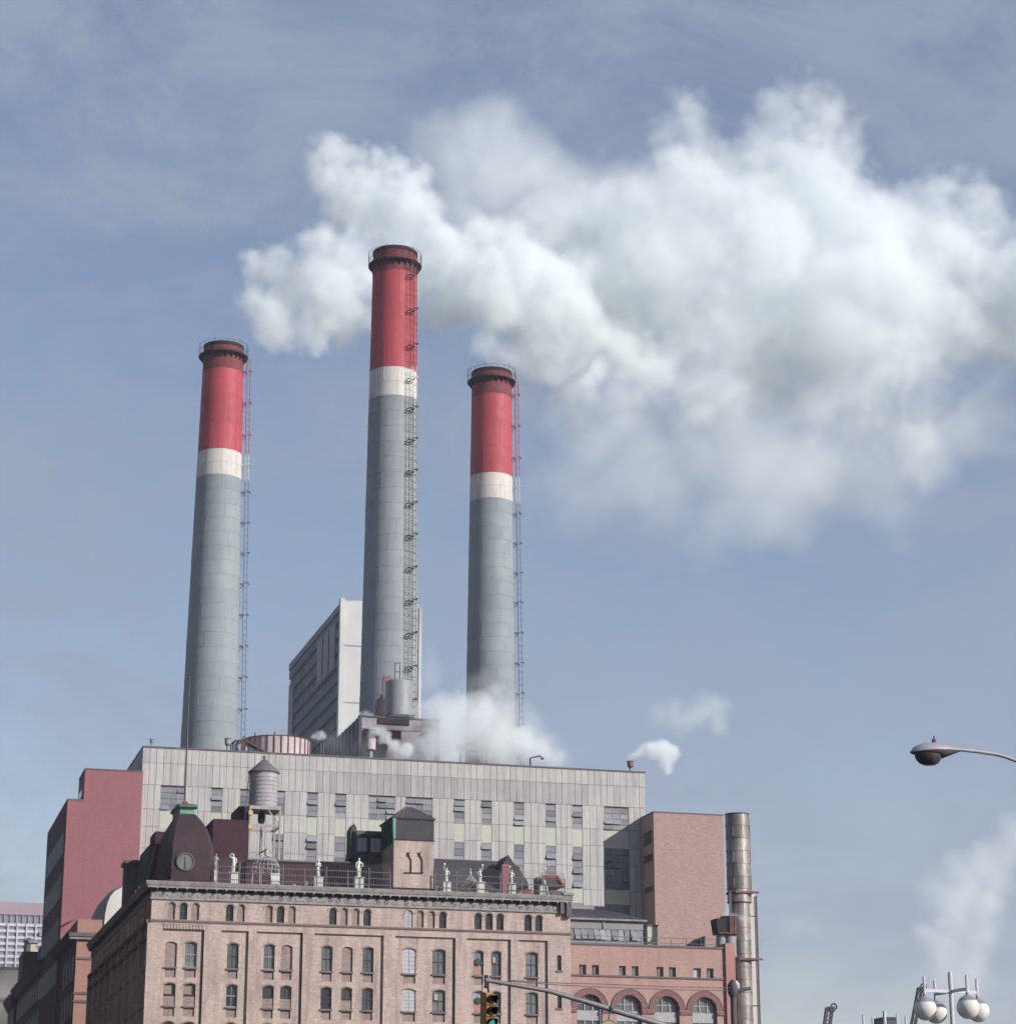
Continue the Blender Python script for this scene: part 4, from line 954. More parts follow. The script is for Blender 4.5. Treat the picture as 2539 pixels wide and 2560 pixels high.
MB().box(fl.x, fr.x, FY - .25, FY + .25, zt - 1.7, zt).build('front_beam', M['frame_wall'], fr_t)
MB().box(fl.x - .1, fr.x + .1, FY - .4, FY + .4, zt, zt + .22).build('beam_cap', M['steel'], fr_t)
MB().box(fl.x - .1, fl.x + .35, FY - .35, FY + .35, RF, zt).build('post', M['steel'], fr_t)
MB().box(fr.x - .55, fr.x + .05, FY - .35, FY + .35, RF, zt).build('post', M['steel'], fr_t)
MB().box(fl.x - .05, fl.x + .25, FY + .4, FY + 26, zt - 6, zt).build('side_wall', M['steel'], fr_t)
for k in range(9): MB().box(fl.x - .2, fl.x - .05, FY + 1.2 + k * 2.6, FY + 1.5 + k * 2.6, zt - 6, zt).build('side_rib', M['duct'], fr_t)
MB().box(fl.x + .3, fr.x - .5, FY + 5, FY + 5.4, RF, zt - .2).build('back_wall', M['frame_wall'], fr_t)
a = P(*zs(815, 945), FY + .8); b = P(*zs(612, 1058), FY + .8); MB().bar(a, b, .5).build('brace', M['frame_wall'], fr_t)
a = P(*zs(560, 900), FY + 1.5); b = P(*zs(610, 900), FY + 1.5); MB().box(a.x, b.x, FY + 1.5, FY + 2.6, RF, zt - .1).build('red_column', M['steel_red'], fr_t)
MB().box(fr.x - 2.0, fr.x - .5, FY - .1, FY + .2, zt - 3.6, zt - 1.7).build('gusset', M['steel'], fr_t)
# round flue standing on the gantry
dl = P(*zs(592, 840), FY + 3); drd = 93 / 2.737 * mpp(*zs(592, 840), FY + 3)
z0 = zt + .2; z1 = P(*zs(592, 618), FY + 3).z
t = thing('flue_cylinder', (dl.x, FY + 3, zt), 'grey round flue standing on the steel gantry before the middle chimney', 'flue')
MB().lathe([(drd, z0 + .3), (drd, z1), (drd - .15, z1 + .05), (drd - .3, z1 - 2)], (dl.x, FY + 3, 0), 36, False).build('flue_shell', M['duct'], t, True)
a = P(*zs(512, 850), FY); b = P(*zs(695, 860), FY)
MB().box(a.x, b.x, FY - .6, FY + 6, z0 + .03, z0 + .45).build('base_plate', M['steel'], t)
MB().box(P(*zs(450, 870), FY).x, P(*zs(660, 870), FY).x, FY - .5, FY + 5, zt - .9, zt - .05).build('sooty_collar', M['gallery'], t)
for x_ in (565, 600):
    p = P(*zs(x_, 600), FY + 1.5); MB().tube([(p.x, FY + 1.5, z1), (p.x, FY + 1.5, z1 + 2.6)], .07, 5).build('rail_post', M['steel'], t)
for h in (1.2, 2.5):
    MB().tube([(P(*zs(563, 600), FY + 1.5).x, FY + 1.5, z1 + h), (P(*zs(602, 600), FY + 1.5).x, FY + 1.5, z1 + h)], .06, 5).build('hand_rail', M['steel'], t)
# pink peeling drum
dc = P(*z6(798, 700), 325); dr_ = 228 / 2.737 * mpp(*z6(798, 700), 325); dzt = P(*z6(798, 652), 325 - dr_).z
t = thing('peeling_drum', (dc.x, 325, RF), 'wide drum tank with peeling pink and white paint on the plant roof', 'tank')
MB().lathe([(dr_, RF), (dr_, dzt), (dr_ - .3, dzt + .12)], (dc.x, 325, 0), 48).build('drum_shell', M['rust_light'], t, True)
for k in range(16):
    a = -math.pi + math.pi * (k + .35) / 15.0
    ca, sa = math.cos(a), math.sin(a)
    MB().tube([(dc.x + (dr_ + .05) * ca, 325 + (dr_ + .05) * sa, RF), (dc.x + (dr_ + .05) * ca, 325 + (dr_ + .05) * sa, dzt + (.5 if k % 3 == 0 else .1))], .09, 5).build('rib', M['rust'], t)
MB().ring((dc.x, 325, dzt + .02), dr_ + .02, .07, 48).build('rim', M['rust'], t)
# shed with a stair in front of the drum
a = P(*z6(588, 690), 314); b = P(*z6(760, 690), 314)
t = thing('roof_shed', ((a.x + b.x) / 2, 314, RF), 'low pale shed with grey door on the plant roof', 'shed')
MB().hexa([(a.x, 314, RF), (b.x, 314, RF), (b.x, 318, RF), (a.x, 318, RF)], [(a.x, 314, P(*z6(590, 690), 314).z), (b.x, 314, RF + .5), (b.x, 318, RF + .5), (a.x, 318, P(*z6(590, 690), 314).z)]).build('shed_wall', M['panel'], t)
c = P(*z6(606, 720), 313.9); d = P(*z6(655, 765), 313.9); MB().box(c.x, d.x, 313.85, 313.97, RF, c.z).build('door', M['plant_pane_dark'], t)
e = P(*z6(566, 678), 313.7); f = P(*z6(826, 776), 313.7)
MB().bar(e, (f.x, 313.7, RF), .35, .25).build('sloping_beam', M['rust'], t)
MB().box(e.x - .15, e.x + .2, 313.6, 313.95, RF, e.z).build('beam_post', M['rust'], t)
# vents
def vent(px, py_top, py_head, w, Y, label, mat='duct', hw=None, group='vents on the plant roof'):
    p = P(px, py_top, Y); r_ = w / 2 * mpp(px, py_top, Y); zh = P(px, py_head, Y).z
    t = thing('roof_vent', (p.x, Y, RF), label, 'vent', group)
    MB().lathe([(r_ * .42, RF), (r_ * .42, zh)], (p.x, Y, 0), 14).build('vent_pipe', M['duct'], t, True)
    MB().lathe([(r_ * .45, zh - .25), (r_ * .95, zh), (r_, p.z), (r_ * .8, p.z), (r_ * .7, zh + .1)], (p.x, Y, 0), 18).build('vent_head', M[mat], t, True)
    MB().ring((p.x, Y, p.z - .1), r_ * 1.02, .04, 18, 'z', 5).build('head_band', M['steel'], t)
    return t
vent(*z6(1440, 672), z6(0, 752)[1], 27, 313, 'rusty cylinder headed vent before the steel gantry', 'rust_light')
vent(*z6(465, 675), z6(0, 715)[1], 17, 313, 'mushroom vent by the foot of the left chimney', 'duct')
vent(*S(1350, 573, 262), S(0, 0, 295)[1], 17, 313.5, 'red topped vent puffing steam at the right end of the plant roof', 'steel_red')
vent(*S(0, 965, 122), S(0, 0, 140)[1], 10, 330, 'plain pipe vent at the left end of the plant roof', 'duct')
for i, xx in enumerate((1100, 1118)):
    p = P(*z6(xx, 694), 313); t = thing('twin_pipe', (p.x, 313, RF), ('left' if i == 0 else 'right') + ' one of two thin exhaust pipes left of the gantry', 'pipe', 'thin exhaust pipes')
    MB().tube([(p.x, 313, RF), (p.x, 313, p.z)], .16, 8).build('pipe', M['steel'], t); MB().lathe([(.17, -.2), (.27, 0), (.24, .02), (.15, -.15)], (p.x, 313, p.z), 10).build('pipe_collar', M['steel'], t)
# pipework by the mushroom vent
t = thing('pipe_cluster', (P(*z6(505, 740), 313.5).x, 313.5, RF), 'bent pipes crowded beside the mushroom vent', 'pipes')
for x_, h_ in ((485, 700), (500, 690), (515, 705), (526, 688)):
    p = P(*z6(x_, h_), 313.5); MB().tube([(p.x, 313.5, RF), (p.x, 313.5, p.z - .3), (p.x + .25, 313.3, p.z), (p.x + .55, 313.2, p.z - .1)], .13, 7).build('bent_pipe', M['steel'], t)
a = P(*z6(528, 735), 313.4); b = P(*z6(560, 762), 313.4); MB().bar(a, (b.x, 313.4, RF), .18).build('pipe_strut', M['steel'], t)
# red pipework half lost in the steam
a = P(*zs(985, 1072), 327); b = P(*zs(1225, 1066), 327)
t = thing('red_pipe_rack', ((a.x + b.x) / 2, 327, RF), 'red pipe rack half lost in the roof steam', 'pipes')
MB().tube([a, (b.x, 327, a.z)], .22, 8).build('header_pipe', M['steel_red'], t)
for k in range(4): MB().tube([(a.x + (b.x - a.x) * (k + .5) / 4, 327, RF), (a.x + (b.x - a.x) * (k + .5) / 4, 327, a.z + .5)], .13, 6).build('riser', M['steel'], t)
MB().lathe([(.5, -.4), (.5, .4)], (a.x + .6, 326.8, a.z + .1), 14).build('valve', M['steel_red'], t)
a = P(*zs(1492, 1138), 318); b = P(*zs(1555, 1122), 318); c = P(*zs(1575, 1140), 318)
t = thing('broken_spout', (a.x, 318, RF), 'thin bent spout poking out of the steam toward the right', 'pipe')
MB().tube([(a.x, 318, RF), a, b, c], .13, 6).build('spout', M['steel'], t)
MB().lathe([(.2, -.15), (.28, .1), (.2, .1)], tuple(c), 10).build('nozzle', M['steel'], t)
# ------------------------------------------------------------------ neighbours on the left
def z8(X, Y): return X / 5.367, 2200 + Y / 5.367
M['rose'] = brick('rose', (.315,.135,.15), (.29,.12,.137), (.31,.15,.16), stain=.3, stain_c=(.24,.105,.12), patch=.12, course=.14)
M['shade_brick'] = brick('shade_brick', (.14,.085,.085), (.11,.07,.075), (.10,.08,.08), stain=.4)  # darker brick for avenue-side walls, their shade put into the colour
M['salmon'] = brick('salmon', (.42,.235,.19), (.37,.20,.165), (.33,.21,.18), stain=.25, stain_c=(.24,.13,.12), patch=.1, course=.12)
NYK = 308.5
M['ribbon'] = surf('ribbon', (.15,.175,.18), (.12,.14,.15), scale=.8, rough=.5, spec=.2)
rose = thing('rose_building', (P(169, 2001, NYK).x, NYK, 0), 'blank rose red building with a stepped top left of the power plant', 'building')
xa = P(169, 2001, NYK).x; xb = P(213, 1925, NYK).x; xc = WX0 - .05; zlow = P(190, 2001, NYK).z; zhi = P(285, 1927, NYK).z
MB().box(xa, xb, NYK, NYK + 29, 0, zlow).build('lower_block', M['rose'], rose)
MB().box(xb, xc, NYK, NYK + 8, 0, zhi).build('upper_block', M['rose'], rose)
MB().box(xb - .05, xc, NYK - .06, NYK + 8, zhi, zhi + .16).build('coping', M['coping'], rose)
MB().box(xa - .05, xb, NYK - .06, NYK + 29, zlow, zlow + .16).build('coping', M['coping'], rose)
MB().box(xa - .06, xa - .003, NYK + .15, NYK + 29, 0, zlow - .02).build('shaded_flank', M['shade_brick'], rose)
for zf in (45.0, 40.2, 35.4, 30.6):
    zf_ = pz(zf) - 1.0
    for k in range(4):
        y0 = NYK + 2.2 + k * 6.6
        w = MB().box(xa - .10, xa - .062, y0, y0 + 6.0, zf_ - 2.9, zf_).build('ribbon_window', M['ribbon'] if zf > 40 else M['dim_pane'], rose)
        for j in range(1, 4): MB().box(xa - .13, xa - .101, y0 + 6.0 * j / 4 - .06, y0 + 6.0 * j / 4 + .06, zf_ - 2.9, zf_).build('mullion', M['sash_dark'], w)
MB().box(xb - .06, xb - .003, NYK + 2.5, NYK + 6.5, zlow + 1.0, zhi - 2.2).build('stair_window', M['glass_dark'], rose)

# white arched shell roof behind the brewery
HY = 296.0; cc = P(*z8(1600, 700), HY)
vt = thing('arched_hall', (cc.x + 1.5, HY, 0), 'white arched barrel roof with pale end wall behind the brewery flank', 'roof')
edge = [P(*z8(x, y), HY) for x, y in ((1255,730),(1262,640),(1285,520),(1330,370),(1400,240),(1480,150),(1560,90),(1680,50))]
inner = [P(*z8(x, y), HY) for x, y in ((1395,730),(1398,600),(1412,450),(1440,320),(1480,220),(1540,150),(1640,95),(1700,70))]
base = cc.z - 6
m1 = MB()
lo_ = [(p.x, HY + 1.6, p.z) for p in edge]; li_ = [(p.x, HY, p.z) for p in inner]
vs_ = lo_ + li_; n_ = len(lo_)
m1.add(vs_, [(i, i + 1, n_ + i + 1, n_ + i) for i in range(n_ - 1)])
m1.add([(p[0], p[1] + 6, p[2]) for p in lo_] + lo_, [(i, i + 1, n_ + i + 1, n_ + i) for i in range(n_ - 1)])
m1.add([lo_[0], li_[0], (li_[0][0], HY, 0), (lo_[0][0], HY + 1.6, 0), (lo_[0][0], HY + 7.6, 0), (lo_[0][0], HY + 7.6, lo_[0][2])], [(0,1,2,3),(0,3,4,5)])
m1.build('barrel_rim', surf('barrel_grey', (.33,.33,.36), (.28,.28,.31), scale=.5, rough=.6), vt, True)
m2 = MB().poly([(p[0], p[2]) for p in reversed(li_)] + [(li_[0][0], 20), (li_[-1][0], 20)], [], at=HY + .02)
m2.build('end_wall', surf('end_white', (.62,.61,.58), scale=.6, rough=.7), vt)

# narrow salmon building with ledges
SYk = 288.0
sx0 = P(*z8(1035, 720), SYk).x; sx1 = sx0 + 2.9; stz = P(*z8(1040, 527), SYk).z
nar = thing('salmon_building', (sx0, SYk, 0), 'narrow salmon brick building between brewery flank and rose building', 'building')
MB().box(sx0, sx1, SYk, SYk + 20.4, 0, stz).build('front_wall', M['salmon'], nar)
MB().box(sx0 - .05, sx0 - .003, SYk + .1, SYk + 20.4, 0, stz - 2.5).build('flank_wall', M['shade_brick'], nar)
zl = P(*z8(1060, 715), SYk).z; zl2 = P(*z8(1060, 800), SYk).z
MB().box(sx0 - 1.0, sx0 + 2.4, SYk - .6, SYk + .1, zl2 + .3, zl).build('ledge', M['stone_dark'], nar)
MB().box(sx0 - .9, sx0 + 2.3, SYk - .45, SYk + .1, zl2, zl2 + .28).build('ledge_mould', M['stone_grey'], nar)
MB().hexa([(sx0-.4,SYk,zl2),(sx0,SYk,zl2),(sx0,SYk+24,zl2),(sx0-.4,SYk+24,zl2)], [(sx0-1.2,SYk-.5,zl),(sx0,SYk-.5,zl),(sx0,SYk+24,zl),(sx0-1.2,SYk+24,zl)]).build('flank_cornice', M['stone_dark'], nar)
for yq in (1045, 1510, 1622):
    zz = P(*z8(1080, yq), SYk).z
    MB().box(sx0 - .1, sx1, SYk - .14, SYk + .02, zz - .22, zz + .06).build('band', M['string_brick'], nar)
for r_ in range(4):
    for k in range(4):
        w = MB().box(sx0 - .09, sx0 - .052, SYk + 1.5 + k * 3.8, SYk + 3.3 + k * 3.8, zl2 - 4.6 - r_ * 4.4, zl2 - 1.6 - r_ * 4.4).build('window', M['dim_pane'], nar)
        MB().box(sx0 - .2, sx0 - .06, SYk + 1.4 + k * 3.8, SYk + 3.4 + k * 3.8, zl2 - 4.8 - r_ * 4.4, zl2 - 4.62 - r_ * 4.4).build('sill', M['sill_stone'], w)
    
# dark street wall further up the avenue
def flank(name, label, xw, pa, pb, depth, mat, rows=5, cor=.9):
    a = PX(*pa, xw); b = PX(*pb, xw); z = (a.z + b.z) / 2
    t = thing(name, (xw, a.y, 0), label, 'building')
    MB().box(xw, xw + depth, a.y, b.y, 0, z - .4).build('wall', mat, t)
    MB().hexa([(xw-.2,a.y,z-1.6),(xw+.5,a.y,z-1.6),(xw+.5,b.y,z-1.6),(xw-.2,b.y,z-1.6)], [(xw-cor,a.y-.4,z),(xw+.5,a.y-.4,z),(xw+.5,b.y+.4,z),(xw-cor,b.y+.4,z)]).build('cornice', M['stone_dark'], t)
    n_ = int((b.y - a.y) / 4.2)
    for r_ in range(rows):
        for k in range(n_):
            y0 = a.y + (k + .25) * (b.y - a.y) / n_
            w = MB().box(xw - .03, xw + .02, y0, y0 + 1.7, z - 5.2 - r_ * 4.2, z - 2.6 - r_ * 4.2).build('window', M['dim_pane'], t)
            MB().box(xw - .16, xw - .005, y0 - .1, y0 + 1.8, z - 5.45 - r_ * 4.2, z - 5.22 - r_ * 4.2).build('sill', M['sill_stone'], w)
    return t, a, b, z
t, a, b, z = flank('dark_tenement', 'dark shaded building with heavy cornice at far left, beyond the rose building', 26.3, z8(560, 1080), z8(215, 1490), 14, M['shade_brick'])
MB().box(26.4, 30, b.y - 9, b.y - 1, z - .3, z + 5.2).build('roof_block', M['stone_dark'], t)
MB().box(26.4, 31, a.y + 1, a.y + 9, z - .3, z + 2.4).build('roof_block', M['slate'], t)
t, a, b, z = flank('distant_tenement', 'dark narrow building end at the left edge behind the shaded tenement', 26.0, z8(205, 1500), z8(110, 1690), 12, M['shade_brick'], 3)
# pale little stair house behind it
p = P(*z8(415, 850), 470); q = P(*z8(492, 850), 470)
t = thing('pale_bulkhead', (p.x, 470, 0), 'small cream stair house catching sun above the dark tenement', 'stair house')
MB().box(p.x, q.x, 470, 476, 0, p.z).build('bulkhead_wall', surf('cream_paint', (.60,.55,.45), scale=.6), t)
MB().box(p.x - .5, q.x + .3, 469.7, 476.2, p.z, p.z + .5).build('bulkhead_roof', M['stone_grey'], t)
MB().box(p.x - .8, p.x, 470, 476, 0, p.z + 1.0).build('dark_flue', M['stone_dark'], t)
# cream block at the frame edge
p = P(*z8(-160, 1230), 560); q = P(*z8(330, 1205), 560)
t = thing('cream_block', (p.x, 560, 0), 'plain cream block low at the left edge in front of the gridded tower', 'building')
MB().box(p.x, q.x, 560, 590, 0, q.z).build('block_wall', surf('cream_block', (.50,.46,.41), (.44,.41,.38), scale=.1, grime=.2), t)
zz = P(*z8(50, 1610), 560).z
MB().box(p.x, q.x + .2, 559.7, 560.05, zz - .4, zz + .4).build('ledge', M['stone_grey'], t)
MB().box(p.x - .2, q.x + .2, 559.8, 590, q.z, q.z + .5).build('coping', M['stone_grey'], t)
# far gridded office tower
FYk = 900.0
p = P(*z8(-260, 290), FYk); q = P(*z8(640, 320), FYk)
M['far_band'] = surf('far_band', (.34,.27,.31), (.32,.25,.29), scale=.02)
M['far_white'] = surf('far_white', (.58,.56,.60), scale=.05)
M['far_pane'] = glass('far_pane', (.22,.24,.30), rough=.4)
t = thing('office_tower', (p.x, FYk, 0), 'far pale office tower with a mauve top and gridded windows at left edge', 'building')
zt = q.z
MB().box(p.x, q.x, FYk, FYk + 40, 0, zt - 1).build('tower_core', M['far_pane'], t)
zb_ = P(*z8(300, 475), FYk).z
MB().box(p.x - .3, q.x + .3, FYk - .6, FYk + 40.3, zb_, zt).build('plant_storey', M['far_band'], t)
zc_ = P(*z8(300, 590), FYk).z
g = MB(); x = p.x
while x < q.x:
    g.box(x, x + .5, FYk - .5, FYk, zc_, zb_); x += 2.2
tag(g.build('louvre_fins', M['far_band'], t), kind='stuff')
fh = (P(*z8(300, 780), FYk).z - P(*z8(300, 865), FYk).z)
z = zc_; k = 0
while z > 20:
    MB().box(p.x, q.x, FYk - .45, FYk, z - fh * .45, z).build('spandrel', M['far_white'], t); z -= fh; k += 1
g = MB(); x = p.x
while x < q.x:
    g.box(x, x + .55, FYk - .8, FYk - .46, 0, zc_); x += 3.4
tag(g.build('mullions', M['far_white'], t), kind='stuff')
rr = random.Random(4)
for k in range(12):
    x = p.x + 22 + (k * 5 % 12) * 10.8; z = zc_ - fh * (1, 1, 2, 4, 1, 3)[k % 6] - (fh if k > 5 else 0)
    MB().box(x, x + (4.4, 9.8)[k % 2], FYk - .97 - .01 * k, FYk - .81, z - fh * .95, z - fh * .1).build('drawn_shade', M['far_band'], t)

# ------------------------------------------------------------------ slab tower behind the middle chimney
TYk = 428.0
M['slab_white'] = surf('slab_white', (.60,.61,.60), (.50,.51,.52), scale=.06, rough=.6, grime=.35, grime_c=(.36,.37,.40))
M['slab_side'] = surf('slab_side', (.20,.225,.25), (.185,.21,.235), scale=.05, rough=.6)
M['slab_pane'] = surf('slab_pane', (.175,.195,.222), (.19,.21,.235), scale=.2, rough=.5, spec=.2)
M['slab_louvre'] = surf('slab_louvre', (.40,.38,.42), scale=.1)
a = P(857, 1499, TYk); b = P(1048, 1510, TYk); c = PX(724, 1660, a.x)
slab = thing('slab_tower', (a.x, TYk, 0), 'tall slab tower with white end wall and dark banded side behind the middle chimney', 'building')
MB().box(a.x, b.x, TYk, TYk + 1.2, 0, a.z).build('end_wall', M['slab_white'], slab)
MB().box(a.x + .4, b.x - .4, TYk + 1.2, c.y, 0, a.z - 1.2).build('tower_core', M['slab_pane'], slab)
MB().box(a.x - .5, a.x + .35, TYk - .4, TYk + 1.0, 0, a.z + .3).build('corner_fin', M['slab_white'], slab)
MB().box(a.x - .15, a.x + .3, TYk + 1.2, c.y, a.z - 1.6, a.z - .2).build('roof_edge', M['slab_side'], slab)
fh = 2.9; z = a.z - 1.6
for k in range(34):
    z1 = z - fh * k
    MB().box(a.x - .05, a.x + .38, TYk + 1.2, c.y, z1 - 1.9, z1 - .25).build('floor_band', M['slab_side'], slab)
g = MB(); y0 = TYk + 2.5
while y0 < c.y - 1:
    g.box(a.x - .12, a.x - .02, y0, y0 + .25, 0, a.z - 2); y0 += 1.5
tag(g.build('window_mullions', M['slab_side'], slab), kind='stuff')
for j in range(3):
    y0 = TYk + 6 + j * 6.3
    MB().box(a.x - .22, a.x - .11, y0, y0 + 5.2, a.z - 12 + .0, a.z - 3).build('louvre_panel', M['slab_louvre'], slab)
for k in range(3):
    y0 = c.y - 6; MB().box(a.x - .22, a.x - .11, y0, y0 + 5, a.z - 24, a.z - 6).build('louvre_panel', M['slab_louvre'], slab); break
for k in range(10):
    MB().box(a.x + .5, b.x - .3, TYk - .05, TYk, a.z - 9 - k * 11, a.z - 8.8 - k * 11).build('panel_joint', M['stone_grey'], slab)
MB().box(b.x - .05, b.x + .5, TYk - .2, c.y, 0, a.z - .6).build('east_fin', M['slab_white'], slab)

# ------------------------------------------------------------------ pink brick block at the right of the plant
BY = PY - 5.6
M['pink_brick'] = brick('pink_brick', (.43,.295,.27), (.37,.25,.23), (.35,.26,.245), stain=.22, stain_c=(.28,.17,.17), patch=.2, course=.28)
a = at(1350, 719, 588, BY); b = at(1350, 1160, 608, BY)
box = thing('brick_block', (a.x, BY, 0), 'tall windowless pink brick block at the right end of the power plant', 'building')
MB().box(a.x, b.x, BY, BY + 22, 0, a.z).build('block_wall', M['pink_brick'], box)
MB().box(a.x - .06, b.x + .06, BY - .06, BY + 22, a.z, a.z + .16).build('coping', M['coping'], box)
for yy, yb_ in ((712, 795), (860, 905), (1062, 1096)):
    zz = at(1350, 690, yy, BY + 2.5).z; zq_ = at(1350, 690, yb_, BY + 2.5).z
    MB().box(a.x - .06, a.x - .003, BY + .8, BY + 4.2, zq_, zz).build('flank_window', M['glass_dark'], box)

# ------------------------------------------------------------------ arcaded salmon hall beside the brewery
AY = 220.5
M['arcade_brick'] = brick('arcade_brick', (.48,.305,.265), (.42,.26,.23), (.38,.27,.25), stain=.45, stain_c=(.31,.185,.18), patch=.14, course=.15)
M['arch_brick'] = brick('arch_brick', (.26,.135,.14), (.22,.115,.12), (.2,.12,.12), stain=.3, stain_c=(.16,.10,.11))
ax0 = CX1 + .04; ax1 = at(1350, 1178, 1700, AY).x; az = at(1350, 600, 1440, AY).z
arc = thing('arcaded_hall', (ax0, AY, 0), 'salmon brick hall with four big arched windows right of the brewery', 'building')
zw0, zw1 = at(1350, 270, 1618, AY).z, at(1350, 270, 1556, AY).z
sq = []
for u, v in ((247,292),(328,373),(500,543),(581,624),(738,782),(818,861),(975,1020),(1057,1100)):
    sq.append((at(1350, u, 1590, AY).x, at(1350, v, 1590, AY).x))
centres = [at(1350, x, 1850, AY).x for x in (314, 566, 806, 1045)]
zc = at(1350, 566, 1838, AY).z + .05; ri = 76 / 2.5414 * mpp(*S(1350, 566, 1800), AY); ro = 124 / 2.5414 * mpp(*S(1350, 566, 1800), AY)
def arch_loop(c, r, z0, n=16): return [(c - r, z0), (c + r, z0)] + [(c + r * math.cos(math.pi * i / n), zc + r * math.sin(math.pi * i / n)) for i in range(n + 1)]
MB().poly([(ax0, 0), (ax1, 0), (ax1, az), (ax0, az)], [[(a_, zw0), (b_, zw0), (b_, zw1), (a_, zw1)] for a_, b_ in sq] + [arch_loop(c, ri + .12, 8.0) for c in centres], depth=.5, at=AY).build('front_wall', M['arcade_brick'], arc)
for i, (a_, b_) in enumerate(sq):
    w = MB().box(a_, b_, AY + .32, AY + .36, zw0, zw1).build('small_window', M['board'] if i == 6 else M['glass'], arc)
    if i != 6: MB().box((a_+b_)/2 - .03, (a_+b_)/2 + .03, AY + .28, AY + .318, zw0, zw1).build('mullion', M['sash_white'], w)
zst = at(1350, 690, 1634, AY).z
MB().box(ax0, ax1 - .0, AY - .12, AY + .02, zst - .10, zst + .06).build('string_course', M['string_brick'], arc)
for c in centres:
    # voussoir ring, outer hood, archivolt in two orders
    n = 18; vr = MB()
    lo = [[(c + r * math.cos(math.pi * i / n), AY - d, zc + r * math.sin(math.pi * i / n)) for r, d in ((ri + .12, .003), (ri + .12, .08), (ro - .12, .08), (ro - .12, .003))] for i in range(n + 1)]
    vr.loft(lo); vr.build('archivolt', M['arch_brick'], arc)
    hd = MB(); hd.ring((c, AY - .04, zc), ro - .06, .075, 22, 'y', 6, 0, math.pi); hd.build('arch_hood', M['string_brick'], arc)
    inn = MB(); lo = [[(c + r * math.cos(math.pi * i / n), AY + d, zc + r * math.sin(math.pi * i / n)) for r, d in ((ri, .12), (ri + .16, .12), (ri + .16, .5), (ri, .5))] for i in range(n + 1)]
    inn.loft(lo); inn.build('inner_order', M['arch_brick'], arc)
    w = MB().poly(arch_loop(c, ri + .05, 8.0), [], at=AY + .48).build('arched_window', M['glass'], arc)
    f = MB()
    for u in (-.34, .34): f.box(c + u * ri - .05, c + u * ri + .05, AY + .38, AY + .47, zc - .2, zc + math.sqrt(1 - u*u) * ri)
    for hz in (.35,): f.box(c - ri * .93, c + ri * .93, AY + .40, AY + .465, zc + hz * ri - .04, zc + hz * ri + .04)
    f.build('window_frame', M['sash_white'], w)
    zt0 = zc - .25
    MB().box(c - ri, c + ri, AY + .34, AY + .47, zt0 - .95, zt0).build('transom', M['sash_white'], w)
    for fl in range(3):
        zz = zt0 - .95 - fl * 4.0
        g = MB()
        for u in (-.34, .34): g.box(c + u * ri - .05, c + u * ri + .05, AY + .38, AY + .47, max(8, zz - 3.2), zz)
        for h in (1.05, 2.1): g.box(c - ri, c + ri, AY + .40, AY + .465, zz - h - .03, zz - h + .03)
        g.build('lower_frame', M['sash_white'], w)
imp_z = zc - .05
ed = [ax0 + .0] + [v for c in centres for v in (c - ri - .14, c + ri + .14)] + [ax1 - .2]
for i in range(0, len(ed), 2):
    if ed[i+1] - ed[i] > .1:
        MB().box(ed[i], ed[i+1], AY - .13, AY + .1, imp_z - .42, imp_z - .08).build('impost', M['arch_brick'], arc)
        MB().box(ed[i], ed[i+1], AY - .07, AY + .1, imp_z - 1.75, imp_z - 1.55).build('pier_band', M['arch_brick'], arc)
MB().box(ax0, ax1, AY - .10, AY + .4, az, az + .2).build('coping', M['coping'], arc)
# pilaster at its right end
pxa, pxb = at(1350, 1180, 1700, AY).x, at(1350, 1236, 1700, AY).x; pzt = at(1350, 1200, 1422, AY).z
M['rose_stone'] = surf('rose_stone', (.42,.215,.205), (.38,.19,.185), scale=.4, rough=.85)
MB().box(ax1 - .02, pxb, AY - .28, AY + 3, 0, pzt).build('end_pilaster', M['rose_stone'], arc)
MB().add([(ax0,AY+.4,az-.1),(pxb-.3,AY+.4,az-.1),(pxb-.3,AY+40,az-.1),(ax0,AY+40,az-.1)], [(0,1,2,3)]).build('roof_deck', M['slate'], arc)
MB().poly([(AY + .5, 0), (AY + 40, 0), (AY + 40, az - .1), (AY + .5, az - .1)], [], plane='yz', at=pxb - .2).build('east_wall', M['arcade_brick'], arc)
# roof-edge rail
t = thing('roof_guard_rail', (ax0 + 5, AY + 1, az), 'thin guard rail along the roof edge of the arcaded hall', 'railing')
xe = at(1350, 1115, 1400, AY + 1.2).x
for h in (.55, 1.05): MB().tube([(ax0, AY + 1.2, az + h), (xe, AY + 1.2, az + h)], .03, 5).build('rail', M['rail'], t)
for k in range(11): MB().tube([(ax0 + (xe - ax0) * k / 10, AY + 1.2, az - .1), (ax0 + (xe - ax0) * k / 10, AY + 1.2, az + 1.08)], .035, 5).build('post', M['rail'], t)

# ------------------------------------------------------------------ grey monitor roof with hopper lights
GY = 236.0
M['grey_sheet'] = surf('grey_sheet', (.27,.26,.29), (.23,.22,.25), scale=.5, rough=.6, streak=.35, streak_c=(.15,.14,.16))
M['grey_pane'] = glass('grey_pane', (.15,.15,.18), rough=.4, dirt=.6, dirt_c=(.22,.22,.25))
gx0 = at(1350, 196, 1350, GY).x - 3; gx1 = at(1350, 656, 1350, GY).x
z_b = az - .1; z_s = at(1350, 430, 1405, GY).z; z_w = at(1350, 430, 1330, GY).z; z_e = at(1350, 430, 1270, GY).z; z_r = at(1350, 430, 1210, GY + 6).z
mon = thing('monitor_roof', (gx0, GY, z_b), 'grey sheet metal monitor roof with strip of hopper lights', 'roof')
MB().box(gx0, gx1, GY, GY + 14, z_b, z_s).build('lower_wall', M['grey_sheet'], mon)
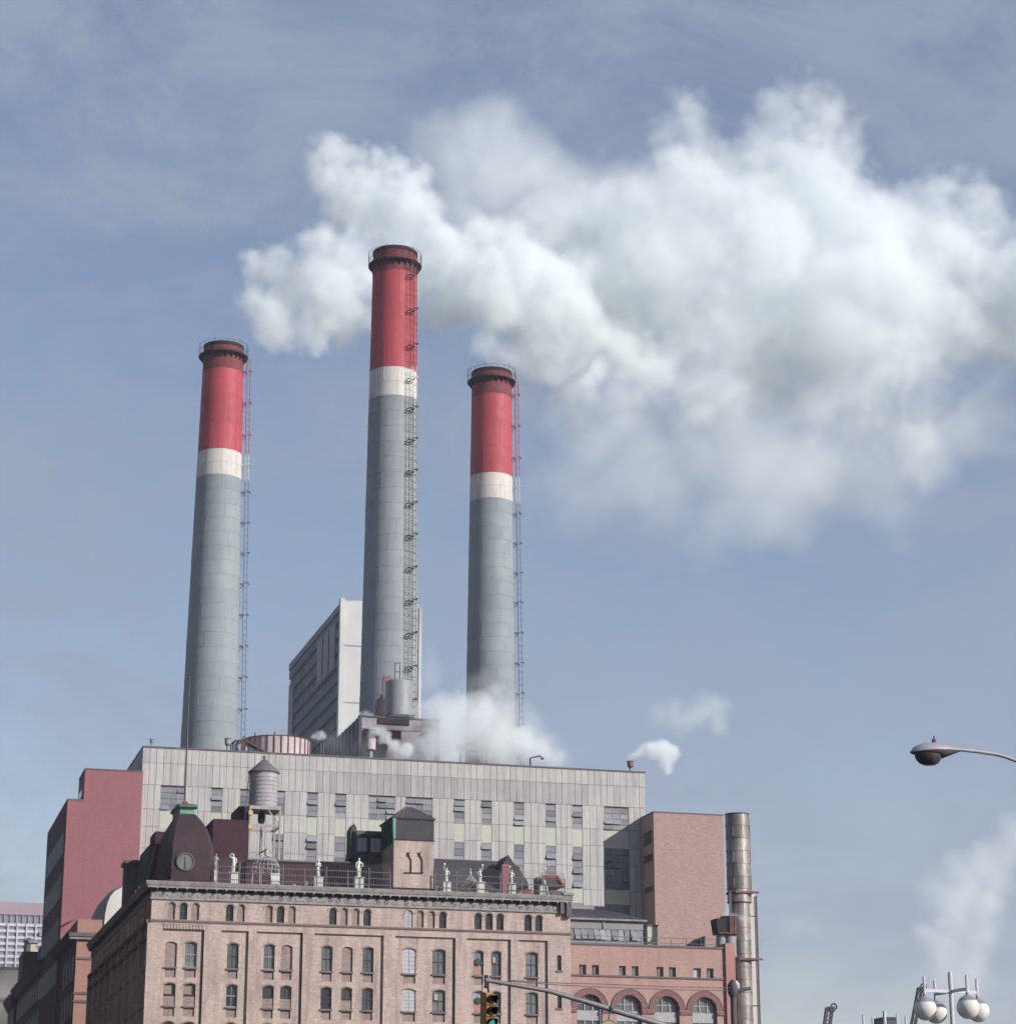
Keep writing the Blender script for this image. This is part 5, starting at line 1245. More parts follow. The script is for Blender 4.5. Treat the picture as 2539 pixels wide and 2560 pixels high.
MB().box(gx0, gx1, GY + .02, GY + 14, z_w, z_e).build('fascia', M['grey_sheet'], mon)
MB().box(gx0, gx1, GY + .35, GY + 14, z_s, z_w).build('light_backing', M['stone_dark'], mon)
nl = 16; lw = (gx1 - gx0) / nl
lm_ = MB().box(.05, lw - .05, -.03, .03, -(z_w - z_s) + .05, -.03).mesh('light', M['grey_pane'])
for k in range(nl):
    share('light', lm_, mon, (gx0 + k * lw, GY + .12, z_w), (R(-rs_w.choice((0, 3, 14, 18))), 0, 0))
    MB().box(gx0 + k * lw - .05, gx0 + k * lw + .05, GY - .02, GY + .3, z_s, z_w).build('light_post', M['grey_sheet'], mon)
rf_ = MB().hexa([(gx0, GY - .3, z_e + .01), (gx1 + .25, GY - .3, z_e + .01), (gx1 + .25, GY + 14, z_e + .01), (gx0, GY + 14, z_e + .01)],
          [(gx0, GY + 6, z_r), (gx1 - 2.2, GY + 6, z_r), (gx1 - 2.2, GY + 8, z_r), (gx0, GY + 8, z_r)]).build('hipped_roof', M['grey_sheet'], mon)
for k in range(26):
    u = gx0 + (gx1 - 2.2 - gx0) * k / 25
    MB().bar((gx0 + (gx1 - gx0) * k / 25, GY - .28, z_e + .05), (u, GY + 6, z_r + .05), .07).build('standing_seam', M['stone_grey'], rf_)
MB().box(gx0, gx1 - 2.1, GY + 5.9, GY + 8.1, z_r, z_r + .35).build('ridge_vent', M['grey_sheet'], rf_)
MB().box(gx0, gx1 + .3, GY - .36, GY - .2, z_e - .12, z_e + .06).build('gutter', M['stone_grey'], mon)
MB().box((gx0 + gx1) / 2 + 1.0, (gx0 + gx1) / 2 + 1.12, GY - .1, GY, z_w, z_e - .12).build('thin_upright', M['stone_grey'], mon)  # downpipe below the gutter
ca, cb = at(1350, 680, 1310, GY + 1), at(1350, 727, 1310, GY + 1)
t = thing('cream_bulkhead', (ca.x, GY + 1, z_b), 'small cream wall wedged between monitor roof and brick block', 'stair house')
MB().box(ca.x, cb.x + .3, GY + 1, GY + 5, z_b, ca.z).build('bulkhead_wall', surf('cream_wall', (.52,.52,.44), scale=.6), t)
MB().box(ca.x - .08, cb.x + .38, GY + .9, GY + 5.1, ca.z, ca.z + .14).build('coping', M['coping'], t)
# lattice stair bulkhead: dark triangular louvre
la, lb_, lc = (at(1350, x, y, 229) for x, y in ((822,1442),(1048,1372),(1048,1448)))
t = thing('louvred_stair_cover', (la.x, 229, az - .1), 'dark triangular louvred stair cover on the arcaded hall roof', 'stair cover')
MB().hexa([(la.x, 229, az - .1), (lb_.x, 229, az - .1), (lb_.x, 229, lb_.z)], [(la.x, 232, az - .1), (lb_.x, 232, az - .1), (lb_.x, 232, lb_.z)]).build('cover_body', M['stone_dark'], t)
for k in range(1, 8):
    u = la.x + (lb_.x - la.x) * k / 8; MB().box(u - .04, u + .04, 228.93, 228.99, az - .1, az - .1 + (lb_.z - az) * k / 8).build('slat', M['grey_sheet'], t)

# rusty tank that steams, beside the steel stack
KY = 226.0
ta, tb = at(1350, 1148, 1250, KY), at(1350, 1252, 1250, KY); zk0 = at(1350, 1200, 1358, KY).z
t = thing('rusty_tank', ((ta.x + tb.x) / 2, KY, az), 'rusty steaming tank with a dark side box on the hall roof', 'tank')
rk = (tb.x - ta.x) / 2
MB().lathe([(rk * .86, zk0), (rk, ta.z), (rk * .9, ta.z), (rk * .85, zk0 + .2)], ((ta.x + tb.x) / 2, KY, 0), 20).build('tub', M['rust'], t, True)
for k in range(10):
    a_ = 2 * math.pi * k / 10
    MB().tube([((ta.x+tb.x)/2 + rk*.88*math.cos(a_), KY + rk*.88*math.sin(a_), zk0), ((ta.x+tb.x)/2 + rk*1.02*math.cos(a_), KY + rk*1.02*math.sin(a_), ta.z)], .05, 5).build('stave_rib', M['rust'], t)
tl_ = at(1350, 1100, 1268, KY)
MB().hexa([(tl_.x + .15, KY - .8, zk0), (ta.x + .25, KY - .8, zk0), (ta.x + .25, KY + .8, zk0), (tl_.x + .15, KY + .8, zk0)], [(tl_.x, KY - .9, tl_.z), (ta.x + .2, KY - .9, tl_.z), (ta.x + .2, KY + .9, tl_.z), (tl_.x, KY + .9, tl_.z)]).build('side_box', M['black'], t)
for x_, w_ in ((1148, .48), (1205, .62)):
    p = at(1350, x_, 1390, KY); MB().lathe([(w_, az - .1), (w_, zk0 - .25), (w_ * 1.1, zk0 - .2), (w_ * .5, zk0)], (p.x, KY, 0), 18).build('drum_foot', M['duct'], t, True)
MB().box(tl_.x + .2, tb.x - .2, KY - .9, KY + .9, zk0 - .14, zk0).build('support', M['rust'], t)

# ------------------------------------------------------------------ riveted steel chimney with stays, and white duct behind it
QY = 231.0
M['stay_red'] = surf('stay_red', (.20,.085,.105), (.15,.07,.085), scale=2, rough=.7, grime=.3)
m_, n_, l_, b_ = new_mat('riveted_steel'); v_ = _coords(n_, l_)
res = _mix(n_, l_, _mapr(n_, l_, _noise(n_, l_, v_, .9, 8, .7), .35, .7, 0, 1), (.24,.22,.21), (.12,.105,.10))
res = _mix(n_, l_, _mapr(n_, l_, _noise(n_, l_, _coords(n_, l_, (3,3,.6)), 1.2, 6, .7), .45, .75, 0, .6), res, (.36,.33,.30))
oi_ = n_.new('ShaderNodeObjectInfo'); res = _mix(n_, l_, 1.0, res, _grey(n_, l_, _mapr(n_, l_, oi_.outputs['Random'], 0, 1, .78, 1.2)), 'MULTIPLY')
l_.new(res, b_.inputs['Base Color']); b_.inputs['Metallic'].default_value = .45; b_.inputs['Roughness'].default_value = .5
M['riveted'] = m_
u0, u1 = at(1350, 1180, 660, QY), at(1350, 1322, 660, QY); r_u = (u1.x - u0.x) / 2; qx = (u0.x + u1.x) / 2
l1 = at(1350, 1334, 1500, QY)
zq = at(1350, 1250, 600, QY).z; zst1 = at(1350, 1270, 1105, QY).z; zst2 = at(1350, 1290, 1528, QY).z
stk = thing('steel_chimney', (qx, QY, az), 'slender riveted steel chimney with pink stays at the right of the brick block', 'chimney')
z = zq; k = 0
r_l = r_u * .86
while z > 4:
    h = 1.32; r_ = r_u if z > zst1 + .2 else r_l
    m = MB(); m.lathe([(r_ - .0, z - h), (r_ + .04, z - h), (r_ + .04, z - h + .14), (r_, z - h + .15), (r_ - .012, z)], (qx, QY, 0), 36, False)
    for j in range(4):
        a_ = -math.pi / 2 + (j - 1.5) * .75 + (k % 2) * .37
        m.tube([(qx + r_ * math.cos(a_), QY + r_ * math.sin(a_), z - h), (qx + r_ * math.cos(a_), QY + r_ * math.sin(a_), z)], .025, 4, False)
    m.build('plate_ring', M['riveted'], stk, True); z -= h; k += 1
MB().lathe([(r_u + .03, zq - .12), (r_u + .05, zq), (r_u - .1, zq), (r_u - .14, zq - 3)], (qx, QY, 0), 36, False).build('rim', M['steel'], stk, True)
for zz in (zst1, zst2):
    MB().ring((qx, QY, zz), r_u + .06, .09, 32).build('stay_band', M['stay_red'], stk)
    e_ = at(1350, 1372 if zz == zst1 else 1384, 1105, QY - .6)
    MB().bar((qx - r_u * (.75 if zz == zst1 else .6), QY - r_u - .05, zz), (e_.x, QY - r_u - .05, zz), .2).build('stay', M['stay_red'], stk)
p = at(1350, 1205, 1100, QY - 1.2); p2 = at(1350, 1206, 1226, QY - 1.2)
MB().bar((p.x, QY - 1.2, zst1), (p.x, QY - 1.2, p2.z), .18).build('stay_post', M['stay_red'], stk)
MB().tube([(qx + r_u + .06, QY - .1, zq - .5), (qx + r_u + .06, QY - .1, zst1)], .05, 5).build('ladder_rail', M['ladder_dark'], stk)
w0, w1 = at(1350, 1326, 1070, QY + 2).x, at(1350, 1362, 1070, QY + 2).x; zw_ = at(1350, 1345, 1068, QY + 2).z
t = thing('white_flue', (w0, QY + 2, 0), 'white boxed flue with a pink edge pole behind the steel chimney', 'flue')
zz = zw_
MB().box(w0 - .9, w1, QY + 2, QY + 3.2, 0, zw_ - .5).build('flue_box', surf('flue_white', (.60,.57,.53), (.54,.51,.48), scale=.4, rough=.7, streak=.3), t)
MB().hexa([(w0 - .9, QY + 2, zw_ - .5), (w1, QY + 2, zw_ - .5), (w1, QY + 3.2, zw_ - .5), (w0 - .9, QY + 3.2, zw_ - .5)], [(w0 - .9, QY + 2, zw_ + .9), (w0 + .5, QY + 2, zw_ + .5), (w0 + .5, QY + 3.2, zw_ + .5), (w0 - .9, QY + 3.2, zw_ + .9)]).build('flue_head', M['statue_grey'], t)
for k in range(6): MB().box(w0 - .92, w1 + .02, QY + 1.97, QY + 2, zw_ - 3 - k * 4.6, zw_ - 2.9 - k * 4.6).build('joint', M['joint'], t)
MB().tube([(w1 + .1, QY + 1.9, 0), (w1 + .1, QY + 1.9, zst1 + .1)], .09, 6).build('edge_pole', M['stay_red'], t)

# ------------------------------------------------------------------ dark blocks added out of view across the avenue to deepen the shade
for i, (y0, y1, h, lb) in enumerate(((120, 168, 44, 'nearest added sky-blocking brick block, unseen across the avenue'), (170, 232, 58, 'tallest added sky-blocking brick block, unseen across the avenue'), (234, 300, 50, 'added sky-blocking brick block, unseen across the avenue facing the brewery end'), (302, 380, 62, 'farthest added sky-blocking brick block, unseen across the avenue'))):
    t = thing('sky_blocker', (-4, y0, 0), lb, 'building', 'added unseen blocks that cut sky light on the avenue')
    MB().box(-40, -2, y0, y1, 0, h).build('wall', M['blocker_brick'], t)
    MB().box(-40.2, -1.2, y0, y1, h, h + .9).build('cornice', M['stone_dark'], t)
# ------------------------------------------------------------------ street furniture near the camera
def z5(X, Y): return 1900 + X / 2.415, 1760 + Y / 2.415
M['lamp_paint'] = surf('lamp_paint', (.34,.32,.36), (.28,.27,.31), scale=6, rough=.45, grime=.2, spec=.5)
M['lamp_dark'] = surf('lamp_dark', (.13,.12,.13), scale=6, rough=.5)
m, n, l, b = new_mat('lamp_lens'); b.inputs['Base Color'].default_value = (.035,.03,.03,1); b.inputs['Roughness'].default_value = .12; b.inputs['Coat Weight'].default_value = .6
M['lens'] = m
# cobra-head street lamp
LY = 30.0
tip, tail = P(*z5(903, 290), LY), P(*z5(1213, 270), LY)
Lx = tail.x - tip.x; lz = tip.z
lamp = thing('street_lamp', (P(2760, 1900, LY).x, LY, 0), 'grey cobra head street lamp reaching in from the right edge', 'street lamp')
def lpt(X, Y, dy=0): q = P(*z5(X, Y), LY); return Vector((q.x, LY + dy, q.z))
top_pts = [(903,290),(930,258),(975,238),(1040,234),(1110,246),(1170,260),(1213,268)]
rim_pts = [(903,291),(930,292),(975,288),(1040,285),(1110,284),(1170,283),(1213,283)]
hw = [.01, .10, .155, .165, .14, .085, .045]
g = MB(); loops = []
for (a, bb, w) in zip(top_pts, rim_pts, hw):
    A = lpt(*a); B = lpt(*bb); c = (A + B) / 2; h = max((A - B).length, .01)
    loops.append([Vector((B.x + (A.x - B.x) * math.sin(t), LY + w * math.cos(t), B.z + (A.z - B.z) * math.sin(t))) for t in [math.pi * k / 10 for k in range(11)]])
g.loft(loops); g.build('upper_housing', M['lamp_paint'], lamp, True)
low_pts = [(905,292),(930,302),(975,306),(1040,310),(1095,330),(1160,305),(1213,284)]
g = MB(); loops = []
for (a, bb, w) in zip(rim_pts, low_pts, hw):
    A = lpt(*a); B = lpt(*bb)
    loops.append([Vector((A.x + (B.x - A.x) * math.sin(t), LY + w * .97 * math.cos(t), A.z - .003 + (B.z - A.z) * math.sin(t))) for t in [math.pi * k / 10 for k in range(11)]])
g.loft(loops); g.build('lower_housing', M['lamp_dark'], lamp, True)
c = lpt(1010, 306); g = MB(); rr_ = .20
lens_l = [(.165,0),(.163,.03),(.15,.07),(.12,.11),(.07,.135),(.01,.142)]
g.lathe([(r_, -z_) for r_, z_ in lens_l], (0,0,0), 24)
g.v = [(c.x + x_ * 1.18 + (-z_) * .12, LY + y_ * .92, c.z + z_ * 1.12) for x_, y_, z_ in g.v]
g.build('lens', M['lens'], lamp, True)
q = lpt(1050, 236); MB().tube([q, q + Vector((0,0,.05))], .035, 8).build('photocell_base', M['lamp_dark'], lamp)
MB().tube([q + Vector((0,0,.045)), q + Vector((0,0,.10))], .012, 6).build('photocell_stub', M['lamp_dark'], lamp)
pole_x = P(2800, 2050, LY).x
arm = [lpt(1205, 276), lpt(1300, 286), lpt(1420, 303), lpt(1490, 322), lpt(1560, 350)]
arm += [Vector((arm[-1].x + .55, LY, arm[-1].z - .32)), Vector((arm[-1].x + .95, LY, arm[-1].z - .75)), Vector((arm[-1].x + 1.15, LY, arm[-1].z - 1.3))]
MB().tube(arm, .028, 10).build('arm', M['lamp_paint'], lamp, True)
MB().tube([(arm[-1].x, LY, arm[-1].z + .05), (arm[-1].x, LY, 0)], [.07, .11], 12).build('post', M['lamp_paint'], lamp, True)
MB().tube([(arm[-1].x, LY, 0), (arm[-1].x, LY, .9)], .16, 12).build('post_base', M['lamp_paint'], lamp, True)

# globe lamp clusters
M['globe'] = surf('globe', (.72,.70,.64), (.68,.66,.61), scale=2, rough=.16, fine=.02, spec=.5)
M['globe_cap'] = surf('globe_cap', (.30,.29,.34), scale=4, rough=.4)
M['white_metal'] = surf('white_metal', (.60,.58,.62), (.52,.50,.55), scale=3, rough=.45, grime=.1)
def globe_lamp(cx_, Y, zbar, ang, label, group='globe lamp clusters'):
    t = thing('globe_lamp', (cx_, Y, 0), label, 'street lamp', group)
    MB().tube([(cx_, Y, 0), (cx_, Y, zbar + .39)], .045, 12).build('mast', M['white_metal'], t, True)
    MB().tube([(cx_, Y, 0), (cx_, Y, .8)], .10, 12).build('mast_base', M['white_metal'], t, True)
    for k in range(4):
        a = ang + k * math.pi / 2; L = .62; r_ = .232; gz = zbar - .37
        ex, ey = cx_ + L * math.cos(a), Y + L * math.sin(a)
        MB().bar((cx_, Y, zbar), (ex, ey, zbar), .036, .06).build('arm', M['white_metal'], t)
        MB().tube([(ex, ey, zbar - .16), (ex, ey, zbar + .28)], .030, 8).build('stem', M['white_metal'], t)
        gl = MB().sphere((ex, ey, gz), r_, 30, 20).build('globe', M['globe'], t, True)
        MB().lathe([(r_ * .83, r_ * .60), (r_ * .62, r_ * .83), (r_ * .34, r_ * .99), (r_ * .16, r_ * 1.10), (r_ * .14, r_ * 1.3)], (ex, ey, gz), 22).build('cap', M['globe_cap'], gl, True)
    return t
gp = P(*z5(1150, 1738), 45.0)
globe_lamp(gp.x, 45.0, gp.z, R(5.5), 'near cluster of four white globe lamps on a mast')
gp = P(*z5(752, 1950), 57.0)
globe_lamp(gp.x, 57.0, gp.z, R(5.5), 'farther globe lamp cluster with only its stem tops in view')

# traffic signal on its mast arm
TY_ = 50.0
M['signal_yellow'] = surf('signal_yellow', (.38,.19,.05), (.28,.13,.04), scale=5, rough=.5, grime=.3, grime_c=(.12,.07,.03))
M['galv'] = surf('galv', (.22,.21,.22), (.17,.16,.17), scale=3, rough=.5, metal=.3)
def emis(name, c, s):
    m, n, l, b = new_mat(name); b.inputs['Base Color'].default_value = (*[q * .5 for q in c], 1); b.inputs['Emission Color'].default_value = (*c, 1); b.inputs['Emission Strength'].default_value = s; b.inputs['Roughness'].default_value = .2
    return m
M['green_lit'] = emis('green_lit', (.06,.62,.45), .4)
arm0 = at(900, 800, 1655, TY_); a1 = at(900, 1190, 1722, TY_); a2 = at(1350, 300, 1795, TY_); a3 = at(1350, 745, 1930, TY_)
dv = (a3 - a2); a4 = a3 + dv * .75; a5 = Vector((a4.x + 1.0, TY_, a4.z - .9)); foot = Vector((a5.x + .25, TY_, 0))
sig = thing('mast_arm', (foot.x, TY_, 0), 'long grey traffic signal mast arm slanting down to the right', 'mast arm')
MB().tube([arm0, a1, a2, a3, a4, a5, Vector((foot.x, TY_, a5.z - 1.0))], [.045, .05, .06, .068, .075, .08, .085], 12).build('arm', M['galv'], sig, True)
MB().tube([Vector((foot.x, TY_, a5.z - .6)), foot], [.09, .12], 12).build('post', M['galv'], sig, True)
MB().sphere(arm0, .055, 10, 6).build('arm_cap', M['galv'], sig)
MB().box(arm0.x - .03, arm0.x + .04, TY_ - .03, TY_ + .03, arm0.z - .17, arm0.z + .11).build('hanger_clamp', M['black'], sig)
MB().tube([at(900, 808, 1690, TY_), at(900, 775, 1700, TY_), at(900, 770, 1730, TY_), at(900, 790, 1745, TY_)], .012, 6).build('loop_cable', M['black'], sig)
hx = at(900, 818, 1800, TY_); u = mpp(*S(900, 818, 1800), TY_) / 2.5414   # metres per measured unit
tl_t = thing('traffic_light', (hx.x, TY_, at(900, 818, 1960, TY_).z), 'yellow traffic light showing green, hung from the mast arm', 'traffic light')
ztop = at(900, 815, 1745, TY_).z; HW = .118; secs = .245
rot = R(14)                                    # turned a little to its right
def turn(mb): 
    mb.v = [(hx.x + (x - hx.x) * math.cos(rot) - (y - TY_) * math.sin(rot), TY_ + (x - hx.x) * math.sin(rot) + (y - TY_) * math.cos(rot), z) for x, y, z in mb.v]; return mb
for k in range(3):
    z1_ = ztop - k * secs; z0_ = z1_ - secs + .006; zc_ = (z0_ + z1_) / 2
    mb = MB(); e = .02
    mb.loft([[(hx.x-HW, TY_+.17, z0_), (hx.x+HW, TY_+.17, z0_), (hx.x+HW, TY_+.17, z1_), (hx.x-HW, TY_+.17, z1_)], [(hx.x-HW, TY_-.06, z0_), (hx.x+HW, TY_-.06, z0_), (hx.x+HW, TY_-.06, z1_), (hx.x-HW, TY_-.06, z1_)], [(hx.x-HW+e, TY_-.09, z0_+e), (hx.x+HW-e, TY_-.09, z0_+e), (hx.x+HW-e, TY_-.09, z1_-e), (hx.x-HW+e, TY_-.09, z1_-e)]])
    sec = turn(mb).build('signal_section', M['signal_yellow'], tl_t)
    ln = MB(); ln.lathe([(.092, 0), (.086, .02), (.055, .038), (.005, .046)], (0,0,0), 20)
    ln.v = [(hx.x + x_, TY_ - .092 - z_, zc_ + y_) for x_, y_, z_ in ln.v]
    turn(ln).build('lens', M['green_lit'] if k == 2 else M['black'], sec, True)
    vz = MB(); N = 20; lo = []
    for i in range(N + 1):
        a = -math.pi * .18 + (math.pi * 1.36) * i / N; ca, sa = math.cos(a), math.sin(a); d = .20 * (.35 + .65 * max(0, sa)) + .03
        lo.append([(hx.x + .103 * ca, TY_ - .088, zc_ + .103 * sa), (hx.x + .103 * ca, TY_ - .088 - d, zc_ + .103 * sa - .02), (hx.x + .097 * ca, TY_ - .088 - d, zc_ + .097 * sa - .02), (hx.x + .097 * ca, TY_ - .088, zc_ + .097 * sa)])
    vz.loft(lo); turn(vz).build('visor', M['black'], sec)
mb = MB().box(hx.x - .09, hx.x + .09, TY_ - .02, TY_ + .12, ztop, ztop + .04); turn(mb).build('top_cap', M['signal_yellow'], tl_t)
MB().tube([(hx.x, TY_ + .02, ztop + .03), (hx.x - .02, TY_, ztop + .12), (arm0.x + .05, TY_, arm0.z - .05)], .022, 8).build('hanger', M['black'], tl_t)
# green bracket hanging from the arm
M['green_paint'] = surf('green_paint', (.06,.20,.12), scale=4, rough=.5)
gb = thing('green_bracket', tuple(at(1350, 448, 1835, TY_)), 'thin green hooked bracket hanging from the mast arm', 'bracket')
MB().tube([at(1350, 456, 1815, TY_), at(1350, 446, 1840, TY_), at(1350, 440, 1870, TY_), at(1350, 434, 1908, TY_)], .016, 7).build('stem', M['green_paint'], gb)
MB().tube([at(1350, x, y, TY_) for x, y in ((386,1932),(400,1922),(420,1912),(435,1908),(452,1911),(470,1922),(486,1936))], .014, 7).build('hook_arc', M['green_paint'], gb)
MB().box(at(1350, 442, 1830, TY_).x, at(1350, 462, 1830, TY_).x, TY_ - .1, TY_ + .1, at(1350, 450, 1838, TY_).z, at(1350, 450, 1818, TY_).z).build('clamp', M['green_paint'], gb)

# lamp standard before the steel chimney, with two wires strung to it
UY = 70.0
ua = at(1350, 1224, 1735, UY); us = mpp(*S(1350, 1224, 1735), UY) / 2.5414
up = thing('lamp_standard', (ua.x, UY, 0), 'dark lamp standard with a short arm and glass knob before the steel chimney', 'lamp post')
MB().tube([(ua.x, UY, 0), (ua.x, UY, ua.z)], [.11, .085], 10).build('post', M['steel'], up, True)
MB().lathe([(.09, -.15), (.16, 0), (.17, .22), (.10, .34), (.06, .4)], tuple(ua), 14).build('post_head', M['steel'], up, True)
kn = at(1350, 1240, 1690, UY); g = MB(); g.sphere(kn, .13, 14, 10, 1.25); g.build('glass_knob', M['board'], up, True)
MB().lathe([(.05, -.22), (.12, -.16), (.10, -.1)], tuple(kn), 12).build('knob_collar', M['steel'], up)
MB().tube([at(1350, 1228, 1738, UY), at(1350, 1262, 1722, UY), at(1350, 1300, 1712, UY), at(1350, 1334, 1707, UY)], [.05, .06, .055, .05], 8).build('arm', M['steel'], up, True)
for i, (p0, p1, p2) in enumerate((((900, 960, 1662), (1350, 400, 1698), (1350, 1215, 1722)), ((900, 940, 1655), (1350, 400, 1680), (1350, 1215, 1705)))):
    A, B, C = at(*p0, 56), at(*p1, 63), at(*p2, UY)
    w = MB().tube([A, (A + B) / 2 - Vector((0, 0, .02)), B, (B + C) / 2 - Vector((0, 0, .02)), C], .012, 5).build('overhead_wire', M['pole'])
    tag(w, ('lower' if i == 0 else 'upper') + ' of two thin wires strung across the brick arches', 'wire', 'overhead wires')

# crane booms far off at the foot of the sky
M['crane'] = surf('crane', (.05,.05,.06), (.04,.04,.05), scale=1, rough=.7)
def boom(pa, pb, w, Y, label):
    a, b = P(*pa, Y), P(*pb, Y)
    t = thing('crane_boom', (a.x, Y, 0), label, 'crane', 'crane booms on the skyline')
    d = (b - a); n_ = 8; sx = Vector((w, 0, 0)); sy = Vector((0, w, 0)); base = a - d * 2.4
    for s1 in (-1, 1):
        for s2 in (-1, 1): MB().bar(base + sx * s1 + sy * s2, b + sx * s1 + sy * s2, .22).build('chord', M['crane'], t)
    g = MB()
    for k in range(26):
        p = base + (b - base) * k / 26; q = base + (b - base) * (k + 1) / 26; s = 1 if k % 2 else -1
        g.bar(p + sx * s - sy, q - sx * s - sy, .14); g.bar(p + sy * s - sx, q - sy * s - sx, .14); g.bar(p + sx + sy*s, q + sx - sy*s, .14)
    tag(g.build('lacing', M['crane'], t), kind='stuff')
    MB().box(b.x - w * .3, b.x + w * 1.5, Y - w, Y + w, b.z - .9, b.z + .1).build('boom_head', M['crane'], t); MB().ring((b.x + w * 1.6, Y, b.z + .1), .55, .16, 14, 'y').build('sheave', M['crane'], t)
    MB().box(base.x - 1.6, base.x + 1.6, Y - 1.6, Y + 1.6, base.z - 2.2, base.z + .8).build('cab', M['crane'], t)
    for s1 in (-1, 1):
        for s2 in (-1, 1): MB().box(base.x + s1 - .15, base.x + s1 + .15, Y + s2 - .15, Y + s2 + .15, 0, base.z - 2.2).build('tower_leg', M['crane'], t)
boom(z5(404, 1932), z5(418, 1832), .55, 420, 'dark crane boom tip leaning right at the bottom edge')
boom(z5(938, 1860), z5(966, 1712), .4, 420, 'dark lattice crane boom behind the globe lamps')
p = P(*z5(778, 1905), 420)
t = thing('distant_tower', (p.x, 420, 0), 'small dark block top among the far globe stems', 'building')
MB().box(p.x - 1, p.x + 1.4, 420, 425, 0, p.z).build('wall', M['steel'], t); MB().box(p.x - 1.2, p.x + 1.6, 419.8, 425.2, p.z, p.z + .4).build('cap', M['slate'], t)
# ------------------------------------------------------------------ steam
def steam_mat(name, density, color=(.948,.977,.983), aniso=.0):
    m = bpy.data.materials.new(name); m.use_nodes = True
    n = m.node_tree.nodes; l = m.node_tree.links; n.clear()
    out = n.new('ShaderNodeOutputMaterial'); pv = n.new('ShaderNodeVolumePrincipled')
    pv.inputs['Color'].default_value = (*color, 1); pv.inputs['Anisotropy'].default_value = aniso
    at = n.new('ShaderNodeAttribute'); at.attribute_name = 'density'
    mu = n.new('ShaderNodeMath'); mu.operation = 'MULTIPLY'; mu.inputs[1].default_value = density; l.new(at.outputs['Fac'], mu.inputs[0])
    pv.inputs['Density Attribute'].default_value = ''
    l.new(mu.outputs[0], pv.inputs['Density']); l.new(pv.outputs[0], out.inputs['Volume'])
    return m
def steam(name, blobs, voxel, mat, label, warp=(1.0, 6.0), lump=(1.2, 2.2), fine=.5, soft=1.2, blend=1.5, seed=0.0,  edge_noise=.0, bias=.4):
    """blobs: (x, y, z, r, weight); a density grid computed from the blobs, warped and eroded by noise"""
    pad = soft * bias + warp[0] + 1.2 * lump[0] + fine * .7 + blend * .6 + voxel * 2
    lo = Vector((min(b[0]-b[3] for b in blobs)-pad, min(b[1]-b[3] for b in blobs)-pad, min(b[2]-b[3] for b in blobs)-pad))
    hi = Vector((max(b[0]+b[3] for b in blobs)+pad, max(b[1]+b[3] for b in blobs)+pad, max(b[2]+b[3] for b in blobs)+pad))
    c = sum((Vector(b[:3]) for b in blobs), Vector()) / len(blobs)
    mb = MB().sphere(c, .2, 6, 4)
    o = mb.build(name, None); tag(o, label, 'steam', 'steam over the power plant', 'stuff')
    ng = bpy.data.node_groups.new(name, 'GeometryNodeTree')
    ng.interface.new_socket('Geometry', in_out='INPUT', socket_type='NodeSocketGeometry')
    ng.interface.new_socket('Geometry', in_out='OUTPUT', socket_type='NodeSocketGeometry')
    n = ng.nodes; l = ng.links
    go = n.new('NodeGroupOutput'); 
    pos = n.new('GeometryNodeInputPosition').outputs[0]
    def vm(op, a, b=None, s=None):
        t = n.new('ShaderNodeVectorMath'); t.operation = op
        for i, q in enumerate((a, b)):
            if q is None: continue
            if hasattr(q, 'node'): l.new(q, t.inputs[i])
            else: t.inputs[i].default_value = q
        if s is not None:
            if hasattr(s, 'node'): l.new(s, t.inputs['Scale'])
            else: t.inputs['Scale'].default_value = s
        return t.outputs['Value'] if op in ('DISTANCE', 'LENGTH') else t.outputs['Vector']
    def ma(op, *a):
        t = n.new('ShaderNodeMath'); t.operation = op
        for i, q in enumerate(a):
            if hasattr(q, 'node'): l.new(q, t.inputs[i])
            else: t.inputs[i].default_value = q
        return t.outputs[0]
    def noise(vec, scale, detail, rough=.55, color=False, w=0.0):
        t = n.new('ShaderNodeTexNoise'); t.noise_dimensions = '3D'; vec = vm('ADD', vec, (seed * 13.7 + w * 5.1, seed * 7.3, w * 11.0))
        t.inputs['Scale'].default_value = scale; t.inputs['Detail'].default_value = detail; t.inputs['Roughness'].default_value = rough
        l.new(vec, t.inputs['Vector']); return t.outputs['Color' if color else 'Fac']
    wv = vm('SUBTRACT', noise(pos, 1.0 / warp[1], 1, .5, True), (.5, .5, .5))
    wp = vm('ADD', pos, vm('SCALE', wv, None, warp[0] * 2))
    d = None; wsum = None
    for x, y, z, r, w in blobs:
        q = ma('SUBTRACT', vm('DISTANCE', wp, (x, y, z)), r)
        d = q if d is None else ma('SMOOTH_MIN', d, q, blend)
    # billows: cell-like lumps of two sizes, then fine fraying
    def billow(scale, w):
        t = n.new('ShaderNodeTexVoronoi'); t.voronoi_dimensions = '3D'; t.feature = 'F1'; t.inputs['Scale'].default_value = scale
        l.new(vm('ADD', wp, (seed * 7 + w, w, 0)), t.inputs['Vector']); return t.outputs['Distance']
    dd = ma('ADD', d, ma('MULTIPLY', ma('SUBTRACT', billow(1.0 / lump[1], 1.0), .52), lump[0] * 1.3))
    dd = ma('ADD', dd, ma('MULTIPLY', ma('SUBTRACT', billow(2.3 / lump[1], 5.0), .52), lump[0] * .6))
    dd = ma('ADD', dd, ma('MULTIPLY', ma('SUBTRACT', noise(pos, 2.0 / lump[1], 4, .68), .5), fine * 2))
    den = ma('ADD', ma('DIVIDE', ma('MULTIPLY', dd, -1.0), soft), bias)
    den = ma('MINIMUM', ma('MAXIMUM', den, 0.0), 1.0)
